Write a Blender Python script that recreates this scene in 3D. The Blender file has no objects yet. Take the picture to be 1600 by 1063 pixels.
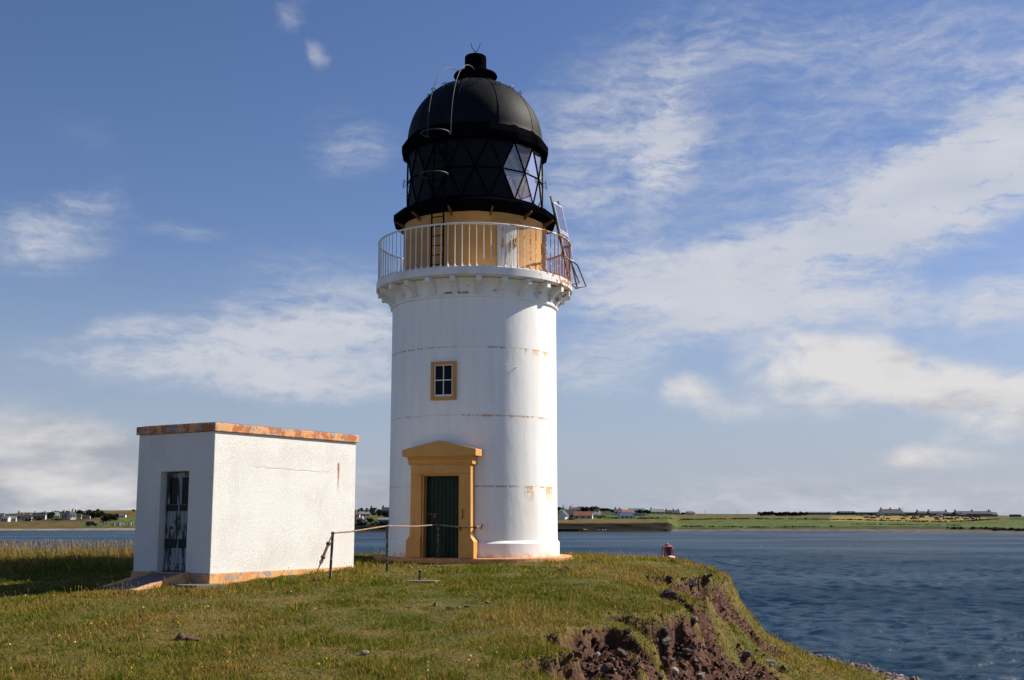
import bpy, math, random
import numpy as np
from mathutils import Vector, Matrix

# ------------------------------------------------------------------ camera, world, sun, exposure
SC = bpy.context.scene
COL = SC.collection
R = math.radians
EYE = 4.5                       # camera height above the water (m)
PITCH = R(8.64)
FPX = 1850.0                    # focal length in pixels of the 1600 px wide photograph
cam_data = bpy.data.cameras.new('camera')
cam_data.sensor_width = 36.0
cam_data.lens = 36.0 * FPX / 1600.0
cam_data.clip_start = 0.1
cam_data.clip_end = 20000.0
cam = bpy.data.objects.new('camera', cam_data)
cam.location = (0, 0, EYE)
cam.rotation_euler = (math.pi / 2 + PITCH, 0, 0)
COL.objects.link(cam)
SC.camera = cam

SUN_AZ = R(22.0)                # sun stands to the right, a little behind the tower
SUN_EL = R(37.0)
sun_vec = Vector((math.cos(SUN_EL) * math.cos(SUN_AZ), math.cos(SUN_EL) * math.sin(SUN_AZ), math.sin(SUN_EL)))
sl_ = bpy.data.lights.new('sun', 'SUN')
sl_.energy = 5.0
sl_.angle = R(0.53)
sl_.color = (1.0, 0.92, 0.79)
sun = bpy.data.objects.new('sun', sl_)
sun.rotation_euler = sun_vec.to_track_quat('Z', 'Y').to_euler()
sun.location = (40, 20, 40)
COL.objects.link(sun)

SC.view_settings.view_transform = 'Standard'
SC.view_settings.look = 'None'
SC.view_settings.exposure = 0.70
SC.view_settings.gamma = 1.0
SC.cycles.use_denoising = True
SC.cycles.max_bounces = 8
SC.cycles.sample_clamp_indirect = 4.0
SC.cycles.transparent_max_bounces = 16


def slope(y):
    """height / distance of the view ray through photograph row y"""
    d = (531.5 - y) / FPX
    return (math.sin(PITCH) + d * math.cos(PITCH)) / (math.cos(PITCH) - d * math.sin(PITCH))


def side(px, y):
    d = (531.5 - y) / FPX
    return (px - 800.0) / FPX / (math.cos(PITCH) - d * math.sin(PITCH))


def at(px, y, Y):
    return Vector((side(px, y) * Y, Y, EYE + slope(y) * Y))


# node helpers ------------------------------------------------------
class N:
    """small wrapper round a node tree"""
    def __init__(self, tree):
        self.t = tree
        tree.nodes.clear()

    def n(self, kind, **kw):
        nd = self.t.nodes.new(kind)
        for k, v in kw.items():
            setattr(nd, k, v)
        return nd

    def set(self, sock, v):
        if isinstance(v, bpy.types.NodeSocket):
            self.t.links.new(v, sock)
        elif v is not None:
            if isinstance(v, (tuple, list)) and len(v) == 3 and sock.type == 'RGBA':
                v = (*v, 1.0)
            sock.default_value = v

    def math(self, op, a, b=None, c=None, clamp=False):
        nd = self.n('ShaderNodeMath', operation=op, use_clamp=clamp)
        for i, v in enumerate((a, b, c)):
            self.set(nd.inputs[i], v)
        return nd.outputs[0]

    def vmath(self, op, a, b=None, out=0):
        nd = self.n('ShaderNodeVectorMath', operation=op)
        self.set(nd.inputs[0], a)
        if b is not None:
            self.set(nd.inputs[1], b)
        return nd.outputs[out]

    def mix(self, f, a, b, blend='MIX'):
        nd = self.n('ShaderNodeMix', data_type='RGBA', blend_type=blend)
        self.set(nd.inputs[0], f)
        self.set(nd.inputs[6], a)
        self.set(nd.inputs[7], b)
        return nd.outputs[2]

    def noise(self, vec, scale, detail=4.0, rough=0.55, dist=0.0, col=False):
        nd = self.n('ShaderNodeTexNoise')
        self.set(nd.inputs['Vector'], vec)
        self.set(nd.inputs['Scale'], scale)
        nd.inputs['Detail'].default_value = detail
        nd.inputs['Roughness'].default_value = rough
        nd.inputs['Distortion'].default_value = dist
        return nd.outputs[1 if col else 0]

    def smooth(self, v, lo, hi, a=0.0, b=1.0, kind='SMOOTHSTEP'):
        nd = self.n('ShaderNodeMapRange', interpolation_type=kind)
        self.set(nd.inputs[0], v)
        for i, x in enumerate((lo, hi, a, b)):
            self.set(nd.inputs[i + 1], x)
        return nd.outputs[0]

    def mapping(self, vec, loc=(0, 0, 0), rot=(0, 0, 0), scale=(1, 1, 1), kind='POINT'):
        nd = self.n('ShaderNodeMapping', vector_type=kind)
        self.set(nd.inputs[0], vec)
        nd.inputs[1].default_value = loc
        nd.inputs[2].default_value = rot
        nd.inputs[3].default_value = scale
        return nd.outputs[0]

    def sep(self, vec):
        nd = self.n('ShaderNodeSeparateXYZ')
        self.set(nd.inputs[0], vec)
        return nd.outputs

    def comb(self, x, y, z):
        nd = self.n('ShaderNodeCombineXYZ')
        for i, v in enumerate((x, y, z)):
            self.set(nd.inputs[i], v)
        return nd.outputs[0]

    def bump(self, h, strength=0.3, dist=0.02, normal=None):
        nd = self.n('ShaderNodeBump')
        nd.inputs['Strength'].default_value = strength
        nd.inputs['Distance'].default_value = dist
        self.set(nd.inputs['Height'], h)
        if normal is not None:
            self.set(nd.inputs['Normal'], normal)
        return nd.outputs[0]


# sky: Nishita air plus thin high cloud and low cumulus, all as functions of the direction in the world
world = bpy.data.worlds.new('World')
SC.world = world
world.use_nodes = True
W = N(world.node_tree)
sky = W.n('ShaderNodeTexSky', sky_type='NISHITA')
sky.sun_disc = False
sky.sun_elevation = SUN_EL
sky.sun_rotation = R(90.0) - SUN_AZ
sky.altitude = 0.0
sky.air_density = 1.0
sky.dust_density = 0.3
sky.ozone_density = 3.0
SKY_STRENGTH = 0.0515
dirv = W.n('ShaderNodeTexCoord').outputs['Generated']
dx, dy, dz = W.sep(dirv)[:3]
az = W.math('ARCTAN2', dx, dy)
el = W.math('ARCTAN2', dz, W.math('SQRT', W.math('ADD', W.math('MULTIPLY', dx, dx), W.math('MULTIPLY', dy, dy))))
ae = W.comb(az, el, 0.0)
PXR = 1.0 / FPX                 # one photograph pixel as an angle


def azel(px, y):
    a = side(px, y)
    return math.atan2(a, 1.0), math.atan2(slope(y), math.hypot(1.0, a))


def blobs(lst, warp):
    tot = None
    for (px, y, rx, ry, rot, amp) in lst:
        a, e = azel(px, y)
        v = W.mapping(warp, (a, e, 0), (0, 0, R(-rot)), (rx * 1.65 * PXR, ry * 1.65 * PXR, 1), 'TEXTURE')
        g = W.smooth(W.vmath('LENGTH', v, out=1), 1.0, 0.0, 0.0, amp)
        tot = g if tot is None else W.math('ADD', tot, g)
    return tot


wn = W.noise(ae, 9.0, 5.0, 0.6, 0.0, col=True)
warp = W.vmath('ADD', ae, W.vmath('MULTIPLY', W.vmath('SUBTRACT', wn, (0.5, 0.5, 0.5)), (0.075, 0.032, 0)))
THIN = [(1565, 235, 190, 80, -28, .85), (1450, 330, 320, 85, -17, .85), (1240, 390, 330, 50, -12, .78), (1120, 470, 240, 70, 0, .62),
        (1045, 225, 50, 115, 18, .62), (930, 200, 150, 90, 10, .42), (1000, 140, 170, 110, -20, .34), (1240, 240, 440, 160, -10, .54),
        (1420, 500, 380, 60, 5, .68), (905, 310, 65, 34, 0, .5), (940, 415, 150, 60, 0, .55), (920, 590, 130, 55, 5, .6),
        (1600, 450, 90, 50, -20, .6), (1010, 530, 180, 45, -10, .45), (1500, 60, 280, 100, 10, .36), (1130, 40, 220, 70, 0, .34),
        (70, 345, 140, 55, -8, .52), (60, 395, 110, 50, 0, .45), (150, 300, 70, 30, -20, .3), (300, 358, 62, 16, 0, .5),
        (440, 520, 270, 62, -8, .95), (250, 570, 280, 36, 5, .62), (530, 560, 170, 70, 0, .78), (500, 420, 170, 50, 0, .45),
        (480, 610, 220, 24, 0, .5), (565, 240, 85, 46, -20, .5), (530, 190, 80, 50, 0, .3), (205, 512, 60, 18, 0, .4),
        (130, 210, 90, 40, 15, .25), (466, 14, 40, 34, 40, .55), (1300, 745, 420, 40, 0, .28), (1480, 770, 420, 50, 0, .3),
        (1050, 800, 900, 34, 0, .25), (1400, 800, 500, 40, 0, .3)]
CUMU = [(1270, 588, 120, 66, 0, .9), (1390, 590, 190, 46, 12, .85), (1550, 622, 140, 44, 6, .85), (1110, 640, 84, 30, 8, .40), (1070, 606, 36, 26, 0, .55),
        (1530, 697, 160, 32, -8, .62), (1405, 711, 46, 20, 0, .55), (1238, 773, 100, 18, 0, .6), (1150, 440, 130, 54, 0, .4),
        (45, 712, 130, 78, 0, 1.0), (190, 730, 110, 52, 10, 1.0), (70, 775, 240, 60, 0, .95), (590, 780, 70, 54, 0, .8), (470, 790, 140, 50, 0, .7),
        (504, 86, 17, 22, 0, .6), (300, 780, 150, 60, 0, .8)]
m_thin = blobs(THIN, warp)
m_cumu = blobs(CUMU, warp)
st = W.mapping(warp, (0, 0, 0), (0, 0, R(-14)), (6.0, 30.0, 1.0))
n_streak = W.noise(st, 1.0, 9.0, 0.60, 0.15)
n_ripple = W.noise(W.mapping(warp, (3, 1, 0), (0, 0, R(10)), (38, 105, 1)), 1.0, 7.0, 0.66, 0.15)
n_thin = W.math('ADD', W.math('MULTIPLY', n_streak, 0.50), W.math('MULTIPLY', n_ripple, 0.50))
thin = W.smooth(W.math('MULTIPLY', m_thin, W.smooth(n_thin, 0.35, 0.65, 0.32, 1.40, 'LINEAR')), 0.10, 1.34, 0.0, 0.90, 'SMOOTHSTEP')
n_puff = W.noise(W.mapping(ae, (1, 2, 0), (0, 0, 0), (15, 24, 1)), 1.0, 9.0, 0.58, 0.3)
cum = W.smooth(W.math('MULTIPLY', m_cumu, W.smooth(n_puff, 0.3, 0.68, 0.25, 1.35, 'LINEAR')), 0.08, 1.0, 0.0, 0.92)
n_shade = W.noise(W.mapping(ae, (4, 5, 0), (0, 0, 0), (9, 26, 1)), 1.0, 5.0, 0.55)
c_thin = W.mix(n_shade, (0.29, 0.32, 0.38), (0.46, 0.455, 0.47))
low = W.smooth(el, 0.03, 0.16)
c_cum = W.mix(W.smooth(W.math('ADD', n_shade, W.math('MULTIPLY', low, 0.25)), 0.36, 0.72), (0.225, 0.24, 0.28), (0.47, 0.455, 0.45))
air = W.n('ShaderNodeHueSaturation')
air.inputs['Saturation'].default_value = 1.14
air.inputs['Value'].default_value = 1.0
W.set(air.inputs['Color'], sky.outputs[0])
sky_col = W.vmath('SCALE', W.vmath('MULTIPLY', air.outputs[0], (1.22, 1.05, 1.17)))
sky_col.node.inputs['Scale'].default_value = SKY_STRENGTH
haze_low = W.smooth(el, 0.26, -0.06, 0.0, 0.95, 'SMOOTHSTEP')
sky_col = W.mix(haze_low, sky_col, (0.215, 0.26, 0.335))
skyc = W.mix(thin, sky_col, c_thin)
skyc = W.mix(cum, skyc, c_cum)
bg = W.n('ShaderNodeBackground')
W.set(bg.inputs[0], skyc)
bg.inputs[1].default_value = 1.0
wo = W.n('ShaderNodeOutputWorld')
W.set(wo.inputs[0], bg.outputs[0])
world.cycles.sampling_method = 'MANUAL'
world.cycles.sample_map_resolution = 512


# ------------------------------------------------------------------ mesh helpers
rng = np.random.default_rng(7)
random.seed(7)


def tag(o, label=None, cat=None, group=None, kind=None):
    if label: o['label'] = label
    if cat: o['category'] = cat
    if group: o['group'] = group
    if kind: o['kind'] = kind
    return o


def empty(name, loc=(0, 0, 0), rz=0.0):
    o = bpy.data.objects.new(name, None)
    o.location = loc
    o.rotation_euler = (0, 0, rz)
    o.empty_display_size = 0.3
    COL.objects.link(o)
    return o


class MB:
    """collects shapes, then links them as one mesh object"""
    def __init__(self):
        self.v, self.f = [], []

    def add(self, vs, fs):
        b = len(self.v)
        self.v += [tuple(v) for v in vs]
        self.f += [tuple(b + i for i in f) for f in fs]
        return self

    def box(self, c, s, M=None):
        hx, hy, hz = s[0] / 2, s[1] / 2, s[2] / 2
        vs = [Vector((x * hx, y * hy, z * hz)) for z in (-1, 1) for y in (-1, 1) for x in (-1, 1)]
        if M is not None:
            vs = [M @ v for v in vs]
        vs = [v + Vector(c) for v in vs]
        return self.add(vs, [(0, 2, 3, 1), (4, 5, 7, 6), (0, 1, 5, 4), (2, 6, 7, 3), (0, 4, 6, 2), (1, 3, 7, 5)])

    def tube(self, pts, r, n=8, caps=True):
        pts = [Vector(p) for p in pts]
        rings = []
        up = Vector((0, 0, 1))
        prev = None
        for i, p in enumerate(pts):
            d = (pts[min(i + 1, len(pts) - 1)] - pts[max(i - 1, 0)]).normalized()
            if prev is None:
                u = d.cross(up if abs(d.z) < 0.95 else Vector((1, 0, 0))).normalized()
            else:
                u = (prev - d * prev.dot(d)).normalized()
            prev = u
            w = d.cross(u)
            rr = r[i] if isinstance(r, (list, tuple)) else r
            rings.append([p + (u * math.cos(2 * math.pi * k / n) + w * math.sin(2 * math.pi * k / n)) * rr for k in range(n)])
        vs = [v for g in rings for v in g]
        fs = []
        for i in range(len(pts) - 1):
            for k in range(n):
                a, b = i * n + k, i * n + (k + 1) % n
                fs.append((a, a + n, b + n, b))
        if caps:
            fs.append(tuple(range(n)))
            fs.append(tuple(range(len(vs) - 1, len(vs) - 1 - n, -1)))
        return self.add(vs, fs)

    def lathe(self, prof, n=64, off=0.0, a0=0.0, a1=360.0, close_top=False):
        """prof: list of (radius, z); azimuth 0 faces -Y, positive to +X"""
        full = abs(a1 - a0 - 360.0) < 1e-6
        m = n if full else n + 1
        vs, fs = [], []
        for (r, z) in prof:
            for k in range(m):
                t = R(off + a0 + (a1 - a0) * k / n)
                vs.append((r * math.sin(t), -r * math.cos(t), z))
        for i in range(len(prof) - 1):
            for k in range(n):
                a, b = i * m + k, i * m + (k + 1) % m
                fs.append((a, b, b + m, a + m))
        if close_top:
            fs.append(tuple((len(prof) - 1) * m + k for k in range(m)))
        return self.add(vs, fs)

    def drop(self, test):
        """leave out the faces whose centre passes the test"""
        keep = []
        for f in self.f:
            c = [sum(self.v[i][k] for i in f) / len(f) for k in range(3)]
            if not test(*c):
                keep.append(f)
        self.f = keep
        return self

    def prism(self, poly, axis_u, axis_w, axis_d, org, d0, d1):
        """polygon in the (u, w) plane pushed from d0 to d1 along axis_d"""
        U, Wv, D, O = Vector(axis_u), Vector(axis_w), Vector(axis_d), Vector(org)
        n = len(poly)
        vs = [O + U * a + Wv * b + D * d0 for a, b in poly] + [O + U * a + Wv * b + D * d1 for a, b in poly]
        fs = [tuple(range(n - 1, -1, -1)), tuple(range(n, 2 * n))]
        for k in range(n):
            j = (k + 1) % n
            fs.append((k, j, n + j, n + k))
        return self.add(vs, fs)

    def build(self, name, m, parent=None, smooth=None, bevel=0.0):
        me = bpy.data.meshes.new(name)
        me.from_pydata(self.v, [], self.f)
        me.update()
        import bmesh
        bm = bmesh.new()
        bm.from_mesh(me)
        bmesh.ops.recalc_face_normals(bm, faces=bm.faces)
        bm.to_mesh(me)
        bm.free()
        me.materials.append(m)
        if smooth is not None:
            me.polygons.foreach_set('use_smooth', [True] * len(me.polygons))
            me.set_sharp_from_angle(angle=R(smooth))
        o = bpy.data.objects.new(name, me)
        COL.objects.link(o)
        if parent is not None:
            o.parent = parent
        if bevel > 0:
            b = o.modifiers.new('bevel', 'BEVEL')
            b.width = bevel
            b.segments = 2
            b.limit_method = 'ANGLE'
        return o


def np_mesh(name, verts, quads=None, tris=None, m=None, smooth=False, attrs=None):
    """mesh from numpy arrays; attrs: {name: (n,4) point colours or (n,) point floats}"""
    me = bpy.data.meshes.new(name)
    nv = len(verts)
    loops, starts, tot = [], [], 0
    if quads is not None and len(quads):
        loops.append(quads.ravel())
        starts.append(np.arange(len(quads)) * 4)
        tot = len(quads) * 4
    if tris is not None and len(tris):
        loops.append(tris.ravel())
        starts.append(tot + np.arange(len(tris)) * 3)
    lp = np.concatenate(loops).astype(np.int32)
    stt = np.concatenate(starts).astype(np.int32)
    me.vertices.add(nv)
    me.vertices.foreach_set('co', np.asarray(verts, np.float32).ravel())
    me.loops.add(len(lp))
    me.loops.foreach_set('vertex_index', lp)
    me.polygons.add(len(stt))
    me.polygons.foreach_set('loop_start', stt)
    if smooth:
        me.polygons.foreach_set('use_smooth', np.ones(len(stt), bool))
    for k, a in (attrs or {}).items():
        if a.ndim == 2:
            at_ = me.attributes.new(k, 'FLOAT_COLOR', 'POINT')
            at_.data.foreach_set('color', np.asarray(a, np.float32).ravel())
        else:
            at_ = me.attributes.new(k, 'FLOAT', 'POINT')
            at_.data.foreach_set('value', np.asarray(a, np.float32).ravel())
    me.update()
    me.validate()
    if m is not None:
        me.materials.append(m)
    o = bpy.data.objects.new(name, me)
    COL.objects.link(o)
    return o


_perm = np.random.default_rng(3).random((256, 256))


def vnoise(x, y):
    xi, yi = np.floor(x).astype(int), np.floor(y).astype(int)
    fx, fy = x - xi, y - yi
    fx, fy = fx * fx * (3 - 2 * fx), fy * fy * (3 - 2 * fy)
    g = lambda a, b: _perm[a & 255, b & 255]
    return (g(xi, yi) * (1 - fx) + g(xi + 1, yi) * fx) * (1 - fy) + (g(xi, yi + 1) * (1 - fx) + g(xi + 1, yi + 1) * fx) * fy


def fbm(x, y, s=1.0, oct=4, gain=0.5):
    x, y = np.asarray(x, float) * s, np.asarray(y, float) * s
    t, a, n = 0.0, 1.0, 0.0
    for i in range(oct):
        t = t + a * vnoise(x + 17.3 * i, y - 9.7 * i)
        n += a
        a *= gain
        x, y = x * 2.03, y * 2.03
    return t / n


def sstep(a, b, x):
    t = np.clip((x - a) / (b - a), 0, 1)
    return t * t * (3 - 2 * t)


# ------------------------------------------------------------------ materials
def mat(name, build):
    m = bpy.data.materials.new(name)
    m.use_nodes = True
    t = N(m.node_tree)
    out = t.n('ShaderNodeOutputMaterial')
    p = t.n('ShaderNodeBsdfPrincipled')
    t.t.links.new(p.outputs[0], out.inputs[0])
    r = build(t, p)
    if r is not None:
        t.t.links.new(r, out.inputs[0])
    return m


def plain(name, col, rough=0.6, var=0.25, scale=3.0, metal=0.0, bumpy=0.0, bscale=30.0, spec=0.5):
    def b(t, p):
        co = t.n('ShaderNodeTexCoord').outputs['Object']
        n1 = t.noise(co, scale, 5.0, 0.6)
        f = t.smooth(n1, 0.3, 0.7)
        c2 = tuple(c * (1 - var) for c in col)
        t.set(p.inputs['Base Color'], t.mix(f, c2, col))
        p.inputs['Roughness'].default_value = rough
        p.inputs['Metallic'].default_value = metal
        p.inputs['Specular IOR Level'].default_value = spec
        if bumpy > 0:
            t.set(p.inputs['Normal'], t.bump(t.noise(co, bscale, 4.0), bumpy, 0.02))
    return mat(name, b)


TOWER = Vector((-1.0, 31.0, EYE - 0.90))
TROT = R(1.85)
RUST = (0.36, 0.12, 0.03)
RUST2 = (0.55, 0.22, 0.05)
SEAMS = [(slope(541) * 28.85 + 0.9, (46.5, 56.0), 0.16), (slope(648) * 28.85 + 0.9, (8.0, 25.0), 0.07), (slope(759) * 28.85 + 0.9, (40.0, 61.0), 0.40)]


def b_tower(t, p):
    co = t.n('ShaderNodeTexCoord').outputs['Object']
    x, y, z = t.sep(co)[:3]
    a = t.math('ARCTAN2', x, t.math('MULTIPLY', y, -1.0))           # azimuth, radians
    cyl = t.comb(t.math('MULTIPLY', a, 2.15), z, 0.0)
    streak = t.noise(t.mapping(cyl, scale=(5.0, 0.35, 1)), 1.0, 6.0, 0.6)
    cloudy = t.noise(cyl, 0.7, 4.0, 0.6)
    base = t.mix(t.smooth(streak, 0.35, 0.75), (0.86, 0.85, 0.825), (0.79, 0.775, 0.745))
    base = t.mix(t.math('MULTIPLY', t.smooth(cloudy, 0.45, 0.7), 0.30), base, (0.76, 0.72, 0.65))
    spots = t.noise(cyl, 9.0, 3.0, 0.7)
    base = t.mix(t.math('MULTIPLY', t.smooth(spots, 0.70, 0.76), 0.5), base, (0.50, 0.40, 0.27))
    line_n = t.noise(t.mapping(cyl, scale=(9.0, 0.6, 1)), 1.0, 4.0, 0.75)
    drip_n = t.noise(t.mapping(cyl, (5, 0, 0), scale=(5.5, 0.25, 1)), 1.0, 3.0, 0.7)
    side_w = t.smooth(a, R(-28), R(55), 0.0, 1.0)
    brk = t.noise(t.mapping(cyl, (9, 2, 0), scale=(1.3, 2.0, 1)), 1.0, 3.0, 0.6)
    for (zs, spots_at, ln) in SEAMS:
        d = t.math('SUBTRACT', zs, z)                                # metres below the seam
        on = t.math('MULTIPLY', t.smooth(d, -0.012, 0.0), t.smooth(d, 0.05, 0.02))
        thr = t.math('SUBTRACT', line_n, t.math('MULTIPLY', t.math('SUBTRACT', 1.0, side_w), 0.06))
        k = t.math('MULTIPLY', t.math('MULTIPLY', on, t.smooth(brk, 0.44, 0.56)), t.smooth(thr, 0.40, 0.50))
        base = t.mix(t.math('MULTIPLY', k, 0.85), base, (0.40, 0.17, 0.05))
        faint = t.math('MULTIPLY', t.smooth(d, -0.012, 0.0), t.smooth(d, 0.02, 0.006))
        base = t.mix(t.math('MULTIPLY', faint, 0.3), base, (0.45, 0.42, 0.38))
        fade = t.math('MULTIPLY', t.smooth(d, -0.01, 0.0), t.smooth(d, ln, 0.0, 0.0, 1.0, 'LINEAR'))
        dn = t.math('ADD', drip_n, t.math('MULTIPLY', t.math('SUBTRACT', side_w, 1.0), 0.16))
        for a0 in spots_at:
            dn = t.math('ADD', dn, t.smooth(t.math('ABSOLUTE', t.math('SUBTRACT', a, R(a0))), 0.12, 0.0, 0.0, t.smooth(t.noise(cyl, 9.0, 4.0, 0.7), 0.32, 0.58, 0.0, 0.36)))
        k2 = t.math('MULTIPLY', fade, t.smooth(dn, 0.58, 0.66))
        base = t.mix(t.math('MULTIPLY', k2, 0.95), base, (0.62, 0.22, 0.04))
        k3 = t.math('MULTIPLY', t.smooth(d, -0.01, 0.0), t.math('MULTIPLY', t.smooth(d, ln * 2.6, 0.0), t.smooth(dn, 0.5, 0.68)))
        base = t.mix(t.math('MULTIPLY', k3, 0.3), base, (0.74, 0.56, 0.26))
    # rust creeping up from the foot
    foot = t.math('MULTIPLY', t.smooth(z, 0.17, 0.0), t.smooth(t.noise(cyl, 4.0, 5.0, 0.7), 0.42, 0.60))
    base = t.mix(t.math('MULTIPLY', foot, 0.8), base, (0.62, 0.33, 0.12))
    high = t.math('MULTIPLY', t.smooth(z, 6.36, 6.44), t.smooth(t.noise(t.mapping(cyl, (2, 0, 0), scale=(2.6, 5.0, 1)), 1.0, 4.0, 0.7), 0.60, 0.66))
    base = t.mix(t.math('MULTIPLY', high, 0.7), base, (0.42, 0.17, 0.06))
    lip = t.math('MULTIPLY', t.math('MULTIPLY', t.smooth(z, 6.44, 6.455), t.smooth(z, 6.52, 6.49)), t.math('MULTIPLY', t.smooth(a, R(-21), R(-19)), t.smooth(a, R(-3), R(-4))))
    lip = t.math('MULTIPLY', lip, t.smooth(t.noise(cyl, 7.0, 4.0, 0.7), 0.38, 0.5))
    base = t.mix(t.math('MULTIPLY', lip, 0.9), base, (0.36, 0.12, 0.04))
    t.set(p.inputs['Base Color'], base)
    p.inputs['Roughness'].default_value = 0.55
    h = t.math('ADD', t.math('MULTIPLY', t.noise(t.mapping(cyl, scale=(2.0, 1.0, 1)), 1.0, 4.0), 1.0), t.math('MULTIPLY', t.noise(cyl, 16.0, 4.0), 0.18))
    t.set(p.inputs['Normal'], t.bump(h, 0.35, 0.03))


M_tower = mat('white tower paint', b_tower)


def rusty(name, paint, amount_right=True, thr=(0.52, 0.62)):
    """paint that has rusted most on the side away from the camera's left"""
    def b(t, p):
        g = t.n('ShaderNodeNewGeometry').outputs['Position']
        loc = t.vmath('SUBTRACT', g, tuple(TOWER))
        x, y, z = t.sep(loc)[:3]
        a = t.math('ARCTAN2', x, t.math('MULTIPLY', y, -1.0))
        w = t.smooth(a, R(-10), R(70), -0.12, 0.20) if amount_right else 0.0
        n1 = t.math('ADD', t.noise(g, 6.0, 5.0, 0.7), w)
        k = t.smooth(n1, thr[0], thr[1])
        c = t.mix(t.noise(g, 20.0, 3.0), RUST, (0.26, 0.09, 0.035))
        base = t.mix(t.smooth(t.noise(g, 2.0), 0.35, 0.7), paint, tuple(v * 0.82 for v in paint))
        t.set(p.inputs['Base Color'], t.mix(k, base, c))
        t.set(p.inputs['Roughness'], t.smooth(k, 0, 1, 0.5, 0.9))
    return mat(name, b)


M_rail = rusty('white railing paint with rust', (0.80, 0.78, 0.75), thr=(0.56, 0.63))
M_slab = rusty('white gallery paint with rust', (0.80, 0.78, 0.74), thr=(0.67, 0.76))
M_bracket = rusty('white bracket paint', (0.80, 0.79, 0.76), thr=(0.72, 0.80))


def b_ochre(t, p):
    co = t.n('ShaderNodeTexCoord').outputs['Object']
    n1 = t.noise(co, 2.2, 5.0, 0.6)
    base = t.mix(t.smooth(n1, 0.3, 0.7), (0.56, 0.275, 0.065), (0.49, 0.225, 0.05))
    st_ = t.noise(t.mapping(co, scale=(7, 7, 0.7)), 1.0, 5.0, 0.65)
    base = t.mix(t.math('MULTIPLY', t.smooth(st_, 0.58, 0.72), 0.55), base, (0.33, 0.14, 0.045))
    t.set(p.inputs['Base Color'], base)
    p.inputs['Roughness'].default_value = 0.6
    t.set(p.inputs['Normal'], t.bump(t.noise(co, 14.0, 4.0), 0.2, 0.02))


M_ochre = mat('ochre paint', b_ochre)
M_black = plain('black lantern paint', (0.0042, 0.0044, 0.0064), 0.6, 0.5, 2.0, bumpy=0.15, bscale=12.0, spec=0.0)
M_blank = plain('black painted panes', (0.0085, 0.009, 0.0135), 0.55, 0.45, 1.5, bumpy=0.1, bscale=8.0, spec=0.08)


def b_dome(t, p):
    co = t.n('ShaderNodeTexCoord').outputs['Object']
    n1 = t.noise(co, 1.6, 5.0, 0.65)
    base = t.mix(t.smooth(n1, 0.35, 0.7), (0.0038, 0.004, 0.0062), (0.0075, 0.0078, 0.0112))
    sp = t.noise(co, 34.0, 3.0, 0.75)
    base = t.mix(t.math('MULTIPLY', t.smooth(sp, 0.68, 0.76), 0.5), base, (0.12, 0.12, 0.12))
    t.set(p.inputs['Base Color'], base)
    p.inputs['Roughness'].default_value = 0.62
    p.inputs['Specular IOR Level'].default_value = 0.10
    t.set(p.inputs['Normal'], t.bump(t.noise(co, 5.0, 4.0), 0.2, 0.03))


M_dome = mat('weathered black dome', b_dome)


def b_glass(tint, glossy=0.25):
    def b(t, p):
        tr = t.n('ShaderNodeBsdfTransparent')
        t.set(tr.inputs[0], tint)
        gl = t.n('ShaderNodeBsdfGlossy')
        gl.inputs['Roughness'].default_value = 0.05
        fr = t.n('ShaderNodeFresnel')
        fr.inputs[0].default_value = 1.5
        mx = t.n('ShaderNodeMixShader')
        t.set(mx.inputs[0], t.math('ADD', fr.outputs[0], glossy * 0.3, clamp=True))
        t.t.links.new(tr.outputs[0], mx.inputs[1])
        t.t.links.new(gl.outputs[0], mx.inputs[2])
        # pale film mixed in so the panes look brighter, as if sunlit
        pale_film = t.n('ShaderNodeBsdfDiffuse')
        t.set(pale_film.inputs[0], (0.75, 0.72, 0.72))
        trs = t.n('ShaderNodeBsdfTranslucent')
        t.set(trs.inputs[0], (0.75, 0.72, 0.72))
        ms = t.n('ShaderNodeMixShader')
        t.t.links.new(pale_film.outputs[0], ms.inputs[1])
        t.t.links.new(trs.outputs[0], ms.inputs[2])
        m2 = t.n('ShaderNodeMixShader')
        t.set(m2.inputs[0], t.smooth(t.noise(t.n('ShaderNodeTexCoord').outputs['Object'], 2.5, 4.0), 0.3, 0.7, 0.08, 0.24))
        t.t.links.new(mx.outputs[0], m2.inputs[1])
        t.t.links.new(ms.outputs[0], m2.inputs[2])
        return m2.outputs[0]
    return b


M_glass = mat('lantern glass', b_glass((0.93, 0.93, 0.94), 0.12))
M_redglass = mat('red lantern glass', b_glass((0.80, 0.13, 0.17), 0.1))
M_pane = plain('dark window glass', (0.004, 0.005, 0.010), 0.12, 0.1, spec=0.08)
M_white = plain('white joinery paint', (0.78, 0.78, 0.76), 0.5, 0.12)
M_green = plain('dark green door paint', (0.006, 0.026, 0.019), 0.5, 0.35, 4.0, bumpy=0.1, spec=0.15)
M_iron = plain('black iron', (0.02, 0.019, 0.02), 0.6, 0.4, 9.0, metal=0.2)
M_rustiron = plain('rusty iron', (0.20, 0.085, 0.04), 0.85, 0.6, 14.0)
M_steel = plain('weathered steel', (0.032, 0.032, 0.037), 0.6, 0.4, 9.0, metal=0.1)


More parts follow.
